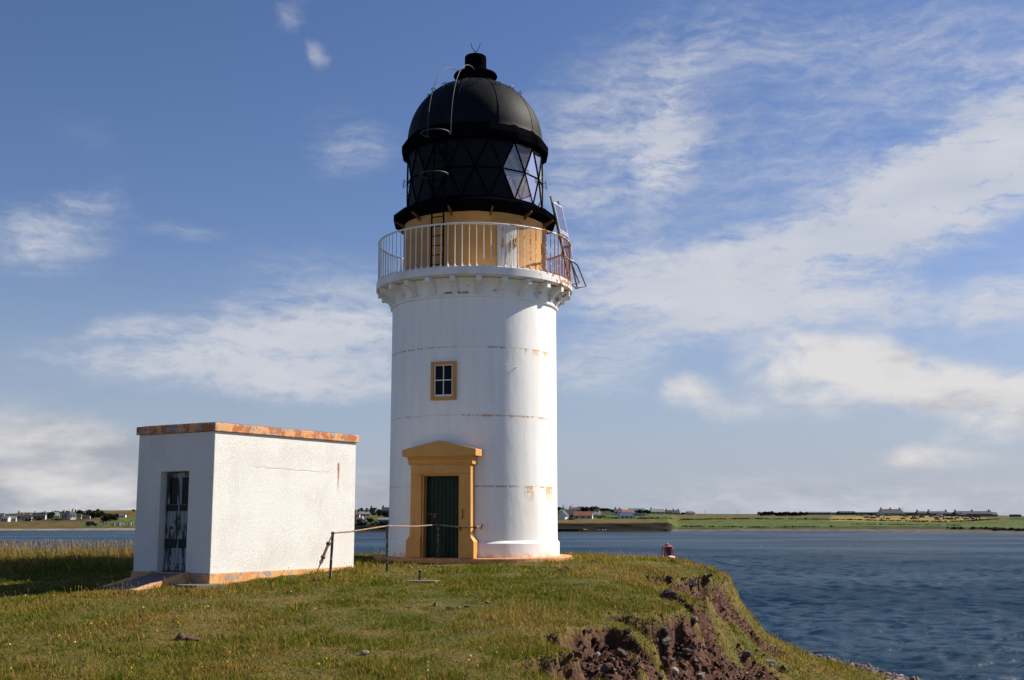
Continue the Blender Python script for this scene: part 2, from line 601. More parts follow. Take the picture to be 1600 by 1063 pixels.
def b_peel(t, p):
    co = t.n('ShaderNodeTexCoord').outputs['Object']
    n1 = t.noise(t.mapping(co, scale=(14, 14, 2.2)), 1.0, 6.0, 0.7, 0.4)
    n2 = t.noise(t.mapping(co, (3, 1, 4), scale=(3, 3, 1.6)), 1.0, 4.0, 0.6)
    k = t.smooth(t.math('ADD', n1, t.math('MULTIPLY', t.math('SUBTRACT', n2, 0.5), 0.7)), 0.47, 0.53)
    w = t.mix(t.noise(t.mapping(co, scale=(30, 30, 3)), 1.0, 4.0), (0.19, 0.20, 0.22), (0.33, 0.345, 0.37))
    t.set(p.inputs['Base Color'], t.mix(k, w, (0.012, 0.03, 0.027)))
    p.inputs['Roughness'].default_value = 0.7
    t.set(p.inputs['Normal'], t.bump(k, 0.5, 0.01))


M_peel = mat('peeling door paint', b_peel)


def b_drumdoor(t, p):
    co = t.n('ShaderNodeTexCoord').outputs['Object']
    n1 = t.noise(t.mapping(co, scale=(10, 10, 2.5)), 1.0, 6.0, 0.7)
    k = t.smooth(n1, 0.53, 0.6)
    t.set(p.inputs['Base Color'], t.mix(k, (0.66, 0.62, 0.57), (0.52, 0.23, 0.055)))
    p.inputs['Roughness'].default_value = 0.75


M_drumdoor = mat('flaking white door paint', b_drumdoor)


def b_rough(t, p):
    co = t.n('ShaderNodeTexCoord').outputs['Object']
    n1 = t.noise(co, 1.1, 5.0, 0.6)
    base = t.mix(t.smooth(n1, 0.4, 0.75), (0.85, 0.835, 0.80), (0.76, 0.735, 0.68))
    pit = t.noise(co, 30.0, 3.0, 0.65)
    base = t.mix(t.math('MULTIPLY', t.smooth(pit, 0.60, 0.70), 0.36), base, (0.45, 0.38, 0.27))
    x, y, z = t.sep(co)[:3]
    # rust streak and hairline crack on the long wall (local x = along it)
    onlong = t.smooth(y, 0.02, 0.0)
    wob = t.math('MULTIPLY', t.math('SUBTRACT', t.noise(co, 7.0, 3.0), 0.5), 0.05)
    dxs = t.math('ABSOLUTE', t.math('SUBTRACT', t.math('ADD', x, wob), 3.57))
    dz_ = t.math('SUBTRACT', 2.38, z)
    stn = t.math('MULTIPLY', t.smooth(dxs, 0.045, 0.012), t.math('MULTIPLY', t.smooth(dz_, -0.02, 0.02), t.smooth(dz_, 0.75, 0.1)))
    stn = t.math('MULTIPLY', stn, t.math('MULTIPLY', onlong, t.smooth(t.noise(co, 9.0, 4.0), 0.30, 0.5)))
    base = t.mix(stn, base, (0.42, 0.12, 0.03))
    wob2 = t.math('MULTIPLY', t.math('SUBTRACT', t.noise(t.mapping(co, scale=(2.5, 1, 0.0)), 1.0, 5.0, 0.7), 0.5), 0.14)
    dcr = t.math('ABSOLUTE', t.math('SUBTRACT', t.math('ADD', z, wob2), t.math('SUBTRACT', 2.22, t.math('MULTIPLY', x, 0.02))))
    crack = t.math('MULTIPLY', t.smooth(dcr, 0.008, 0.002), t.math('MULTIPLY', onlong, t.math('MULTIPLY', t.smooth(x, 0.95, 1.1), t.smooth(x, 3.6, 2.7))))
    base = t.mix(t.math('MULTIPLY', crack, 0.6), base, (0.42, 0.33, 0.22))
    t.set(p.inputs['Base Color'], base)
    p.inputs['Roughness'].default_value = 0.85
    p.inputs['Specular IOR Level'].default_value = 0.2
    vo = t.n('ShaderNodeTexVoronoi', feature='SMOOTH_F1')
    t.set(vo.inputs['Vector'], t.vmath('ADD', co, t.vmath('SCALE', t.noise(co, 12.0, 3.0, col=True))))
    vo.inputs['Scale'].default_value = 26.0
    h = t.math('ADD', t.math('MULTIPLY', vo.outputs[0], -0.8), t.noise(co, 38.0, 4.0, 0.6))
    h = t.math('SUBTRACT', h, t.math('MULTIPLY', crack, 0.5))
    t.set(p.inputs['Normal'], t.bump(h, 0.8, 0.017))


M_rough = mat('white roughcast', b_rough)


def b_flake(cols, th, scale):
    def b(t, p):
        co = t.n('ShaderNodeTexCoord').outputs['Object']
        n1 = t.noise(co, scale, 6.0, 0.7, 0.3)
        n2 = t.noise(t.mapping(co, (4, 7, 2)), scale * 1.3, 6.0, 0.7, 0.3)
        base = t.mix(t.smooth(n1, th[0], th[0] + 0.03), cols[0], cols[1])
        base = t.mix(t.smooth(n2, th[1], th[1] + 0.02), base, cols[2])
        t.set(p.inputs['Base Color'], base)
        p.inputs['Roughness'].default_value = 0.85
        t.set(p.inputs['Normal'], t.bump(t.math('ADD', n1, n2), 0.5, 0.03))
    return mat('flaking paint', b)


M_coping = b_flake([(0.40, 0.135, 0.05), (0.66, 0.32, 0.12), (0.33, 0.31, 0.31)], (0.50, 0.55), 4.2)
M_plinth = b_flake([(0.68, 0.36, 0.14), (0.60, 0.28, 0.10), (0.30, 0.27, 0.26)], (0.50, 0.555), 3.4)
M_pad = b_flake([(0.55, 0.26, 0.10), (0.48, 0.20, 0.085), (0.22, 0.14, 0.10)], (0.5, 0.60), 2.0)
M_conc = plain('weathered concrete', (0.155, 0.125, 0.095), 0.9, 0.4, 4.0, bumpy=0.4, bscale=25)
M_bitumen = plain('flat roof felt', (0.12, 0.115, 0.11), 0.9, 0.3)
M_solar = plain('solar cells', (0.10, 0.12, 0.22), 0.22, 0.2, 8.0, spec=0.7)
M_alu = plain('aluminium', (0.6, 0.6, 0.62), 0.4, 0.15, metal=0.6)
M_brownpipe = plain('brown painted pipe', (0.10, 0.065, 0.05), 0.6, 0.4, 8.0)


# ------------------------------------------------------------------ the headland
EDGE = np.array([(3.0, -8), (1.9, 0), (1.0, 7), (0.55, 11.5), (0.66, 15.7), (1.5, 20), (2.85, 25), (4.0, 28.6), (4.5, 31.0), (4.0, 33.8), (1.5, 36.5), (-5, 39), (-30, 41)], float)
PLAT = np.array([(-10, -1.85), (0, -1.75), (8, -1.72), (12.7, -1.64), (18, -1.38), (22.5, -1.18), (26, -1.075), (28.5, -1.045), (31, -1.0), (33, -0.985), (34.5, -1.0), (36.5, -1.1), (39, -1.35), (44, -1.9), (60, -2.4)])
DROP = np.array([(-2.0, 0), (-0.8, 0.02), (0, 0.10), (0.6, 0.24), (1.0, 0.48), (1.25, 1.05), (1.9, 1.8), (3, 2.38), (3.8, 2.7), (5, 2.95), (7, 3.4), (10, 4.1), (14, 5.2), (40, 8.0)])


def smooth_interp(x, tab):
    r = 0
    for o, w in ((-1.0, 0.25), (0, 0.5), (1.0, 0.25)):
        r = r + w * np.interp(x + o, tab[:, 0], tab[:, 1])
    return r


def edge_dist(X, Y):
    """signed distance to the brink of the bank, positive on the sea side"""
    best = np.full(np.shape(X), 1e9)
    sgn = np.ones(np.shape(X))
    for (ax, ay), (bx, by) in zip(EDGE[:-1], EDGE[1:]):
        ux, uy = bx - ax, by - ay
        L2 = ux * ux + uy * uy
        t = np.clip(((X - ax) * ux + (Y - ay) * uy) / L2, 0, 1)
        qx, qy = X - ax - t * ux, Y - ay - t * uy
        d = np.hypot(qx, qy)
        s = np.where(ux * (Y - ay) - uy * (X - ax) < 0, 1.0, -1.0)
        m = d < best - 1e-9
        sgn = np.where(m, s, sgn)
        best = np.where(m, d, best)
    return best * sgn


def base_height(X, Y):
    X, Y = np.asarray(X, float), np.asarray(Y, float)
    d = edge_dist(X, Y)
    d2 = d + (fbm(X + 30, Y + 11, 0.45, 3) - 0.5) * 1.1 * sstep(-1.0, 0.6, d)
    rel = smooth_interp(Y, PLAT)
    rel = rel - 0.16 * sstep(-6.0, -11.0, X) * sstep(30, 24, Y)
    rel = rel - np.interp(d2, DROP[:, 0], DROP[:, 1])
    rel = rel + (fbm(X + 5, Y + 90, 0.35, 3) - 0.5) * 0.10 + (fbm(X, Y, 1.3, 3) - 0.5) * 0.05
    return np.maximum(EYE + rel, -1.6), d


def ground_hit(px, y, fn=None):
    fn = fn or (lambda a, b: base_height(a, b)[0])
    k, s = side(px, y), slope(y)
    Y = np.arange(9.0, 48.0, 0.04)
    under = EYE + s * Y <= fn(k * Y, Y)
    i = int(np.argmax(under)) if under.any() else 600
    return k * Y[i], float(Y[i])


# earth scars: traced where the turf has slipped, (points, half width in metres, depth in metres)
SCARS = []
for pts, wd, dep in (
        ([(905, 1012), (940, 1005), (985, 1006)], 0.55, 0.42),
        ([(890, 1050), (935, 1045), (975, 1040)], 0.55, 0.42),
        ([(958, 966), (990, 970)], 0.28, 0.30),
        ([(1010, 985), (1045, 1003), (1090, 1012)], 0.50, 0.50),
        ([(1060, 1040), (1110, 1030), (1160, 1050)], 0.62, 0.30),
        ([(1130, 1010), (1190, 1050)], 0.5, 0.25),
        ([(1045, 914), (1070, 922)], 0.62, 0.45),
        ([(1062, 940), (1085, 955)], 0.55, 0.30),
        ([(1100, 922), (1118, 932)], 0.40, 0.45),
        ([(1075, 884), (1092, 887)], 0.35, 0.16),
        ([(1140, 958), (1152, 962)], 0.35, 0.25),
        ([(1190, 1010), (1212, 1014)], 0.40, 0.30)):
    P = [ground_hit(*p) for p in pts]
    dc = float(np.mean([edge_dist(np.array(a), np.array(b)) for a, b in P]))
    SCARS.append((P, wd, dep, dc))


def height(X, Y):
    """(z, soil mask 0..1, signed edge distance)"""
    X, Y = np.asarray(X, float), np.asarray(Y, float)
    z, d = base_height(X, Y)
    nz = (fbm(X + 3, Y + 7, 2.2, 4) - 0.5) * 1.5
    soil = np.zeros(X.shape)
    for P, wd, dep, dc in SCARS:
        dist = np.full(X.shape, 1e9)
        for (ax, ay), (bx, by) in zip(P[:-1], P[1:]):
            ux, uy = bx - ax, by - ay
            t = np.clip(((X - ax) * ux + (Y - ay) * uy) / (ux * ux + uy * uy), 0, 1)
            dist = np.minimum(dist, np.hypot(X - ax - t * ux, Y - ay - t * uy))
        m = 1.0 - dist / wd + nz
        up = sstep(0.9, -0.7, (d - dc) / wd)
        z = z - dep * sstep(0.0, 0.22, m) * (0.35 + 0.65 * up)
        soil = np.maximum(soil, sstep(-0.02, 0.10, m))
    # the foreshore below the bank is bare stones
    beach = sstep(4.7, 5.6, d + (fbm(X, Y, 0.8, 3) - 0.5) * 2.0) * sstep(1.35, 0.9, z)
    rough = np.maximum(soil, beach)
    z = z + rough * ((fbm(X + 50, Y, 4.2, 5, 0.68) - 0.5) * 0.30)
    z = z + (1 - rough) * (fbm(X + 9, Y + 4, 2.6, 3) - 0.5) * 0.07 * (1 + 1.5 * sstep(0, 1, d))
    return z, soil, beach, d


def ground_z(X, Y):
    return float(height(np.array([X]), np.array([Y]))[0][0])


def b_ground(t, p):
    g = t.n('ShaderNodeTexCoord').outputs['Object']
    at_s = t.n('ShaderNodeAttribute', attribute_name='soil').outputs['Fac']
    at_b = t.n('ShaderNodeAttribute', attribute_name='beach').outputs['Fac']
    n1 = t.noise(g, 0.8, 5.0, 0.6)
    n2 = t.noise(g, 9.0, 5.0, 0.7)
    turf = t.mix(t.smooth(n1, 0.35, 0.65), (0.070, 0.078, 0.014), (0.15, 0.105, 0.030))
    turf = t.mix(t.math('MULTIPLY', t.smooth(n2, 0.5, 0.7), 0.6), turf, (0.05, 0.038, 0.016))
    vo = t.n('ShaderNodeTexVoronoi')
    t.set(vo.inputs['Vector'], g)
    vo.inputs['Scale'].default_value = 16.0
    vcol = t.math('FRACT', t.math('MULTIPLY', t.sep(vo.outputs['Color'])[0], 7.0))
    soil = t.mix(t.noise(g, 5.0, 5.0, 0.7), (0.042, 0.019, 0.012), (0.115, 0.052, 0.033))
    soil = t.mix(t.math('MULTIPLY', t.smooth(vcol, 0.72, 0.95), 0.6), soil, (0.14, 0.085, 0.066))
    stones = t.mix(vcol, (0.10, 0.075, 0.068), (0.25, 0.20, 0.185))
    c = t.mix(at_s, turf, soil)
    c = t.mix(at_b, c, stones)
    t.set(p.inputs['Base Color'], c)
    p.inputs['Roughness'].default_value = 0.95
    p.inputs['Specular IOR Level'].default_value = 0.15
    h = t.math('ADD', t.math('MULTIPLY', t.noise(g, 14.0, 6.0, 0.7), 1.0), t.math('MULTIPLY', vo.outputs[0], -0.5))
    t.set(p.inputs['Normal'], t.bump(h, 0.8, 0.05))


M_ground = mat('turf and soil', b_ground)
gx = np.concatenate([np.arange(-46, -14, 0.7), np.arange(-14, -1, 0.13), np.arange(-1, 12, 0.055), np.arange(12, 34, 0.5)])
gy = np.concatenate([np.arange(-10, 11, 0.5), np.arange(11, 20, 0.05), np.arange(20, 36, 0.08), np.arange(36, 56, 0.35)])
GX, GY = np.meshgrid(gx, gy)
GZ, GS, GB, GD = height(GX, GY)
nxg, nyg = len(gx), len(gy)
ii = (np.arange(nyg - 1)[:, None] * nxg + np.arange(nxg - 1)[None, :]).ravel()
quads = np.stack([ii, ii + 1, ii + nxg + 1, ii + nxg], 1)
headland = np_mesh('headland', np.stack([GX.ravel(), GY.ravel(), GZ.ravel()], 1), quads, None, M_ground, True, {'soil': GS.ravel(), 'beach': GB.ravel()})
tag(headland, 'grassy headland with a crumbling earth bank falling to the sea on the right', 'headland', kind='structure')


# ------------------------------------------------------------------ the sea
def b_water(t, p):
    g = t.n('ShaderNodeNewGeometry').outputs['Position']
    n1 = t.noise(t.mapping(g, rot=(0, 0, R(20)), scale=(1.0, 2.0, 1)), 2.3, 6.0, 0.7)
    n2 = t.noise(t.mapping(g, rot=(0, 0, R(-12)), scale=(0.30, 0.75, 1)), 1.0, 5.0, 0.65)
    n3 = t.noise(t.mapping(g, scale=(0.012, 0.03, 1)), 1.0, 4.0, 0.6)
    base = t.mix(t.smooth(n3, 0.35, 0.65), (0.005, 0.023, 0.047), (0.008, 0.033, 0.063))
    cap = t.noise(t.mapping(g, (11, 3, 0), (0, 0, R(8)), (0.30, 0.95, 1)), 1.0, 3.0, 0.55)
    cap2 = t.noise(t.mapping(g, (1, 3, 0), (0, 0, 0), (0.05, 0.08, 1)), 1.0, 2.0, 0.5)
    capm = t.math('MULTIPLY', t.smooth(cap, 0.75, 0.78), t.smooth(cap2, 0.44, 0.52))
    h = t.math('ADD', t.math('MULTIPLY', n1, 0.22), t.math('MULTIPLY', n2, 0.50))
    nrm = t.bump(h, 1.0, 0.30)
    df = t.n('ShaderNodeBsdfDiffuse')
    t.set(df.inputs[0], t.mix(capm, base, (0.6, 0.62, 0.64)))
    t.set(df.inputs['Normal'], nrm)
    gl = t.n('ShaderNodeBsdfGlossy')
    gl.inputs['Roughness'].default_value = 0.22
    t.set(gl.inputs['Normal'], nrm)
    fr = t.n('ShaderNodeFresnel')
    fr.inputs[0].default_value = 1.33
    t.set(fr.inputs['Normal'], nrm)
    # a rough sea turns most of its facets towards the viewer, so the mirror share stays low
    fac = t.math('MULTIPLY', t.math('MULTIPLY', fr.outputs[0], t.smooth(n3, 0.38, 0.62, 0.30, 0.52)), t.math('SUBTRACT', 1.0, capm))
    mx = t.n('ShaderNodeMixShader')
    t.set(mx.inputs[0], fac)
    t.t.links.new(df.outputs[0], mx.inputs[1])
    t.t.links.new(gl.outputs[0], mx.inputs[2])
    return mx.outputs[0]


M_water = mat('sea water', b_water)
wa = np.concatenate([np.linspace(-88, -32, 24), np.linspace(-31, 31, 760), np.linspace(32, 88, 24)])
wr = np.concatenate([np.geomspace(9, 27, 14)[:-1], np.geomspace(27, 640, 640), np.geomspace(660, 9000, 14)])
WA, WR = np.meshgrid(np.radians(wa), wr)
WX, WY = WR * np.sin(WA), WR * np.cos(WA)
WZ = np.zeros_like(WX)
r2 = np.random.default_rng(11)
for i in range(70):
    lam = 0.5 * (6.0 ** r2.random())
    th = R(-68) + r2.normal() * 0.5                   # wind waves run from the right
    amp = 0.0076 * lam ** 0.9
    kx, ky = 2 * math.pi / lam * math.cos(th), 2 * math.pi / lam * math.sin(th)
    fade = np.clip(lam / (WR * 0.012) - 0.4, 0, 1)         # drop waves finer than the mesh far out
    ph = kx * WX + ky * WY + r2.random() * 6.283 + 1.2 * (fbm(WX, WY, 0.02 + 0.04 / lam, 2) - 0.5)
    WZ += amp * fade * (np.sin(ph) + 0.25 * np.sin(2 * ph + 1.57))
na, nr = len(wa), len(wr)
ii = (np.arange(nr - 1)[:, None] * na + np.arange(na - 1)[None, :]).ravel()
water = np_mesh('water', np.stack([WX.ravel(), WY.ravel(), WZ.ravel()], 1), np.stack([ii, ii + 1, ii + na + 1, ii + na], 1), None, M_water, True)
tag(water, 'choppy dark blue sea of the bay', 'sea', kind='structure')


# ------------------------------------------------------------------ the lighthouse
LH = empty('lighthouse', TOWER, TROT)
tag(LH, 'white cylindrical lighthouse tower with black domed lantern and ochre door surround', 'lighthouse')


def pol(a, r, z):
    t = R(a)
    return Vector((r * math.sin(t), -r * math.cos(t), z))


b = MB()
b.lathe([(2.56, -0.6), (2.56, -0.02), (2.53, 0.0), (0.5, 0.0)], 20, off=9)
b.build('base_slab', M_pad, LH, 30, 0.01)
b = MB()
b.lathe([(2.225, -0.02), (2.225, 0.335), (2.175, 0.40), (2.172, 1.99), (2.168, 4.0), (2.165, 6.33), (2.165, 6.36), (2.215, 6.375), (2.225, 6.41),
         (2.205, 6.44), (2.18, 6.45), (2.18, 6.60), (2.22, 6.74), (2.30, 6.835), (1.7, 6.845)], 128)
b.drop(lambda x, y, z: z < 1.95 and abs(math.degrees(math.atan2(x, -y)) + 20.0) < 14.5 and math.hypot(x, y) > 2.0)
b.build('tower_wall', M_tower, LH, 28)
b = MB()
b.lathe([(1.85, 6.85), (2.56, 6.85), (2.60, 6.865), (2.60, 7.05), (2.575, 7.07), (1.85, 7.075)], 128)
b.build('gallery', M_slab, LH, 28)
br = MB()
prof = [(2.15, 6.84), (2.55, 6.84), (2.55, 6.70), (2.47, 6.70), (2.39, 6.66), (2.31, 6.59), (2.25, 6.50), (2.215, 6.43), (2.15, 6.43)]
for k in range(24):
    a = 2.5 + 15 * k
    t = R(a)
    if k == 0:
        first = MB()
        first.prism(prof, (0, -1, 0), (0, 0, 1), (1, 0, 0), (0, 0, 0), -0.065, 0.065)
        o = first.build('bracket', M_bracket, LH, bevel=0.006)
        src_b = o
    else:
        o = src_b.copy()
        COL.objects.link(o)
        o.parent = LH
    o.rotation_euler = (0, 0, t)

# railing: one part of the lighthouse, its balusters sub-parts
b = MB()
for zz, rr, rad in ((8.14, 2.555, 0.026),):
    b.tube([pol(a, rr, zz) for a in np.arange(0, 361, 3.0)], rad, 8, False)
railing = b.build('railing', M_rail, LH, 40)
b = MB()
b.tube([(0, 0, 7.05), (0, 0, 7.10), (0, 0, 7.135), (0, 0, 8.14)], [0.045, 0.032, 0.0135, 0.0125], 6)
src = None
for k in range(90):
    a = 1.0 + 4.0 * k
    if src is None:
        o = src = b.build('baluster', M_rail, railing, 40)
    else:
        o = src.copy()
        COL.objects.link(o)
        o.parent = railing
    o.location = pol(a, 2.555, 0)

# drum under the lantern
b = MB()
b.lathe([(1.90, 7.07), (1.90, 8.62), (1.905, 8.63), (1.905, 8.66), (1.90, 8.67), (1.90, 8.98)], 96)
b.build('drum', M_ochre, LH, 30)
b = MB()
for k in range(5):
    b.lathe([(1.88, 7.10), (1.916, 7.10), (1.916, 8.33), (1.88, 8.33)], 3, a0=17.2 + 3.4 * k + 0.12, a1=17.2 + 3.4 * (k + 1) - 0.12)
dd = b.build('drum_door', M_drumdoor, LH)
dd['label'] = 'flaking white plank door in the ochre drum'
b = MB()
b.box(pol(33.0, 1.945, 7.82), (0.10, 0.05, 0.05), Matrix.Rotation(R(33), 3, 'Z'))
b.box(pol(32.6, 1.95, 7.93), (0.03, 0.05, 0.13), Matrix.Rotation(R(33), 3, 'Z'))
b.build('latch', M_ochre, dd)
b = MB()
b.lathe([(1.90, 8.36), (1.97, 8.36), (1.96, 8.40), (1.90, 8.41)], 10, a0=13.5, a1=38.5)
b.build('lintel', M_ochre, LH)

# flange and lantern (sixteen sided)
NL = 16
OFF = 11.25
b = MB()
b.lathe([(1.84, 9.04), (2.18, 8.885), (2.19, 8.87), (2.19, 8.71), (2.15, 8.70), (1.925, 8.62), (1.90, 8.62)], NL, off=OFF)
b.build('flange', M_black, LH)
src = None
for k in range(12):
    if src is None:
        b = MB()
        b.prism([(1.88, 8.50), (2.17, 8.68), (2.17, 8.72), (1.88, 8.64)], (0, -1, 0), (0, 0, 1), (1, 0, 0), (0, 0, 0), -0.02, 0.02)
        o = src = b.build('flange_stay', M_rustiron, LH)
    else:
        o = src.copy()
        COL.objects.link(o)
        o.parent = LH
    o.rotation_euler = (0, 0, R(12 + 30 * k))
ZB, ZM, ZT = 9.03, 9.82, 10.58
RL = 1.83
top = [pol(OFF + 22.5 * k, RL, ZT) for k in range(NL)]
mid = [pol(22.5 * k, RL, ZM) for k in range(NL)]
bot = [pol(OFF + 22.5 * k, RL, ZB) for k in range(NL)]
bars = MB()
clear, dark, red = MB(), MB(), MB()


def pane(tri):
    c = (tri[0] + tri[1] + tri[2]) / 3
    a = math.degrees(math.atan2(c.x, -c.y))
    tgt = dark if -74 < a < 29 else (red if (112 < a < 162 and 9.85 < c.z < 10.2) else clear)
    q = [v * 0.996 for v in tri]
    for i, v in enumerate(q):
        q[i] = Vector((v.x, v.y, tri[i].z))
    tgt.add(q, [(0, 1, 2)])


for k in range(NL):
    j = (k + 1) % NL
    for p_, q_ in ((top[k], mid[k]), (top[k], mid[j]), (bot[k], mid[k]), (bot[k], mid[j]), (mid[k], mid[j])):
        bars.tube([p_, q_], 0.019, 6)
    pane((top[k], mid[k], mid[j]))
    pane((top[k], mid[j], top[j]))
    pane((bot[k], mid[j], mid[k]))
    pane((bot[k], bot[j], mid[j]))
bars.lathe([(1.80, ZB - 0.02), (1.87, ZB - 0.02), (1.87, ZB + 0.035), (1.80, ZB + 0.035)], NL, off=OFF)
lantern = bars.build('lantern_frame', M_black, LH)
clear.build('glass', M_glass, lantern)
red.build('red_glass', M_redglass, lantern)
dark.build('blanking_panel', M_blank, lantern)
# hoops to hold on by, round the lantern's middle
for a in (-90, -78, 45, 67.5, 78, 90, 112):
    b = MB()
    c = pol(a, 1.93, ZM - 0.02)
    tv = pol(a + 90, 1, 0)
    b.tube([c + Vector((0, 0, 0.075 * math.sin(q))) + tv * 0.03 * math.cos(q) for q in np.linspace(0, 6.283, 13)], 0.008, 5, False)
    b.tube([pol(a, 1.83, ZM - 0.02), pol(a, 1.93, ZM - 0.02)], 0.008, 5)
    b.build('grab_ring', M_iron, lantern)
b = MB()
b.lathe([(1.82, 10.55), (1.98, 10.60), (2.00, 10.615), (2.00, 10.78), (1.985, 10.80), (1.84, 11.02), (1.80, 11.06)], NL, off=OFF)
b.build('cornice', M_black, LH)
b = MB()
pf = [(1.83, 11.0)] + [(1.82 * math.cos(R(q)), 11.04 + 1.70 * math.sin(R(q))) for q in range(0, 78, 3)]
b.lathe(pf, 96)
dome = b.build('dome', M_dome, LH, 40)
for k in range(10):
    b = MB()
    b.tube([pol(20 + 36 * k, 1.822 * math.cos(R(q)), 11.04 + 1.703 * math.sin(R(q))) for q in range(0, 76, 5)], 0.009, 5)
    b.build('seam', M_dome, dome)
for k in range(16):
    a, q = 5 + 22.5 * k, R(47)
    rr, zz = 1.82 * math.cos(q), 11.04 + 1.70 * math.sin(q)
    out = Vector((math.sin(R(a)) * math.cos(q), -math.cos(R(a)) * math.cos(q), math.sin(q)))
    tv = pol(a + 90, 1, 0)
    c = pol(a, rr, zz)
    b = MB()
    b.tube([c - tv * 0.07 - out * 0.02, c - tv * 0.07 + out * 0.08, c + tv * 0.07 + out * 0.08, c + tv * 0.07 - out * 0.02], 0.012, 5)
    b.build('grab_handle', M_iron, dome)
b = MB()
b.lathe([(0.53, 12.62), (0.50, 12.74), (0.50, 12.80), (0.57, 12.86), (0.60, 12.90), (0.58, 12.95), (0.50, 12.99), (0.32, 13.03), (0.30, 13.06), (0.295, 13.46), (0.27, 13.49), (0.0, 13.50)], 48)
vent = b.build('vent_cap', M_black, LH, 35)
b = MB()
b.tube([(0, 0, 13.48), (0, 0, 13.63)], 0.024, 6)
b.tube([(0, 0, 13.60), (0.05, 0, 13.67), (0.11, 0.02, 13.80), (0.13, 0.03, 13.90)], 0.011, 5)
b.tube([(0, 0, 13.60), (-0.05, 0, 13.67), (-0.11, -0.02, 13.78), (-0.13, -0.03, 13.87)], 0.011, 5)
b.build('lightning_prong', M_iron, LH)

# ladder on the camera's left front, hoops and hand rails over the dome
LA = -24.5
b = MB()
tv = pol(LA + 90, 1, 0)
for s in (-1, 1):
    b.tube([pol(LA, 2.26, 7.06) + tv * 0.165 * s, pol(LA, 2.24, 9.0) + tv * 0.165 * s, pol(LA, 2.13, 10.2) + tv * 0.165 * s, pol(LA, 2.12, 10.7) + tv * 0.165 * s], 0.024, 6)
ladder = b.build('ladder', M_black, LH)
src = None
for k in range(15):
    z = 7.2 + 0.245 * k
    rr = np.interp(z, [7.06, 9.0, 10.2, 10.7], [2.26, 2.24, 2.13, 2.12])
    b = MB()
    b.tube([pol(LA, rr, z) - tv * 0.165, pol(LA, rr, z) + tv * 0.165], 0.014, 6)
    b.build('rung', M_black, ladder)
for z, rc in ((9.45, 2.20), (10.55, 2.14)):
    b = MB()
    c = pol(LA, rc + 0.28, z)
    n_ = pol(LA, 1, 0)
    b.tube([c + tv * 0.36 * math.cos(q) + n_ * 0.34 * math.sin(q) for q in np.linspace(-0.7, math.pi + 0.7, 26)], 0.02, 6)
    b.build('safety_hoop', M_steel, ladder, 40)
for s in (-1, 1):
    b = MB()
    pts = []
    P0, P1, P2, P3 = pol(LA, 2.22, 10.55) + tv * 0.33 * s, pol(LA, 2.22, 12.0) + tv * 0.33 * s, pol(LA, 1.50, 12.98) + tv * 0.29 * s, pol(LA, 0.52, 12.88) + tv * 0.22 * s
    for q in np.linspace(0, 1, 16):
        pts.append(P0 * (1 - q) ** 3 + P1 * 3 * q * (1 - q) ** 2 + P2 * 3 * q * q * (1 - q) + P3 * q ** 3)
    b.tube(pts, 0.012, 6)
    b.build('hand_rail', M_steel, ladder, 40)

# solar panel on its leaning frame, clamped outside the railing on the right
SA = 84.0
b = MB()
nh = Vector((math.sin(R(64)), -math.cos(R(64)), 0))
th_ = Vector((math.cos(R(64)), math.sin(R(64)), 0))
B0, T0 = pol(SA, 2.64, 7.02), pol(SA, 2.14, 9.42)
for s in (-0.27, 0.27):
    b.tube([B0 + th_ * s, T0 + th_ * s], 0.026, 6)
b.tube([B0 + th_ * -0.27, B0 + th_ * 0.27], 0.02, 6)
for z_ in (8.72, 8.90):
    q = (z_ - 7.02) / 2.4
    b.tube([pol(SA, 1.95, z_ + 0.03), B0.lerp(T0, q)], 0.02, 6)
for s in (-0.25, 0.25):
    b.tube([B0.lerp(T0, 0.30) + th_ * s + nh * 0.05, B0.lerp(T0, 0.25) + th_ * s + nh * 0.16, B0 + th_ * s + nh * 0.26 + Vector((0, 0, 0.02)), B0 + th_ * s - nh * 0.05 + Vector((0, 0, -0.01))], 0.02, 6)
sf = b.build('solar_frame', M_brownpipe, LH, 40)
for q0, q1 in ((0.30, 0.595), (0.61, 0.93)):
    c = B0.lerp(T0, (q0 + q1) / 2) + nh * 0.05
    dv = (T0 - B0).normalized()
    L = (T0 - B0).length * (q1 - q0)
    nn = th_.cross(dv).normalized()
    b = MB()
    Mx = Matrix((th_, dv, nn)).transposed()
    b.box(c, (0.60, L, 0.035), Mx)
    pn = b.build('solar_panel', M_alu, sf)
    sgn = 1 if nn.dot(nh) > 0 else -1
    b = MB()
    b.box(c + nn * 0.0185 * sgn, (0.55, L - 0.05, 0.006), Mx)
    b.build('cells', M_solar, pn)

# door with its pedimented surround, turned to the camera's left
DA = -20.0
DU, DN = pol(DA + 90, 1, 0), pol(DA, 1, 0)


def dbox(mb, u0, u1, z0, z1, r0, r1):
    c = DU * ((u0 + u1) / 2) + DN * ((r0 + r1) / 2) + Vector((0, 0, (z0 + z1) / 2))
    Mx = Matrix((DU, DN, Vector((0, 0, 1)))).transposed()
    mb.box(c, (abs(u1 - u0), abs(r1 - r0), z1 - z0), Mx)


def dprism(mb, poly, u0, u1):
    """profile (r, z) pushed along the wall"""
    mb.prism(poly, DN, (0, 0, 1), DU, (0, 0, 0), u0, u1)


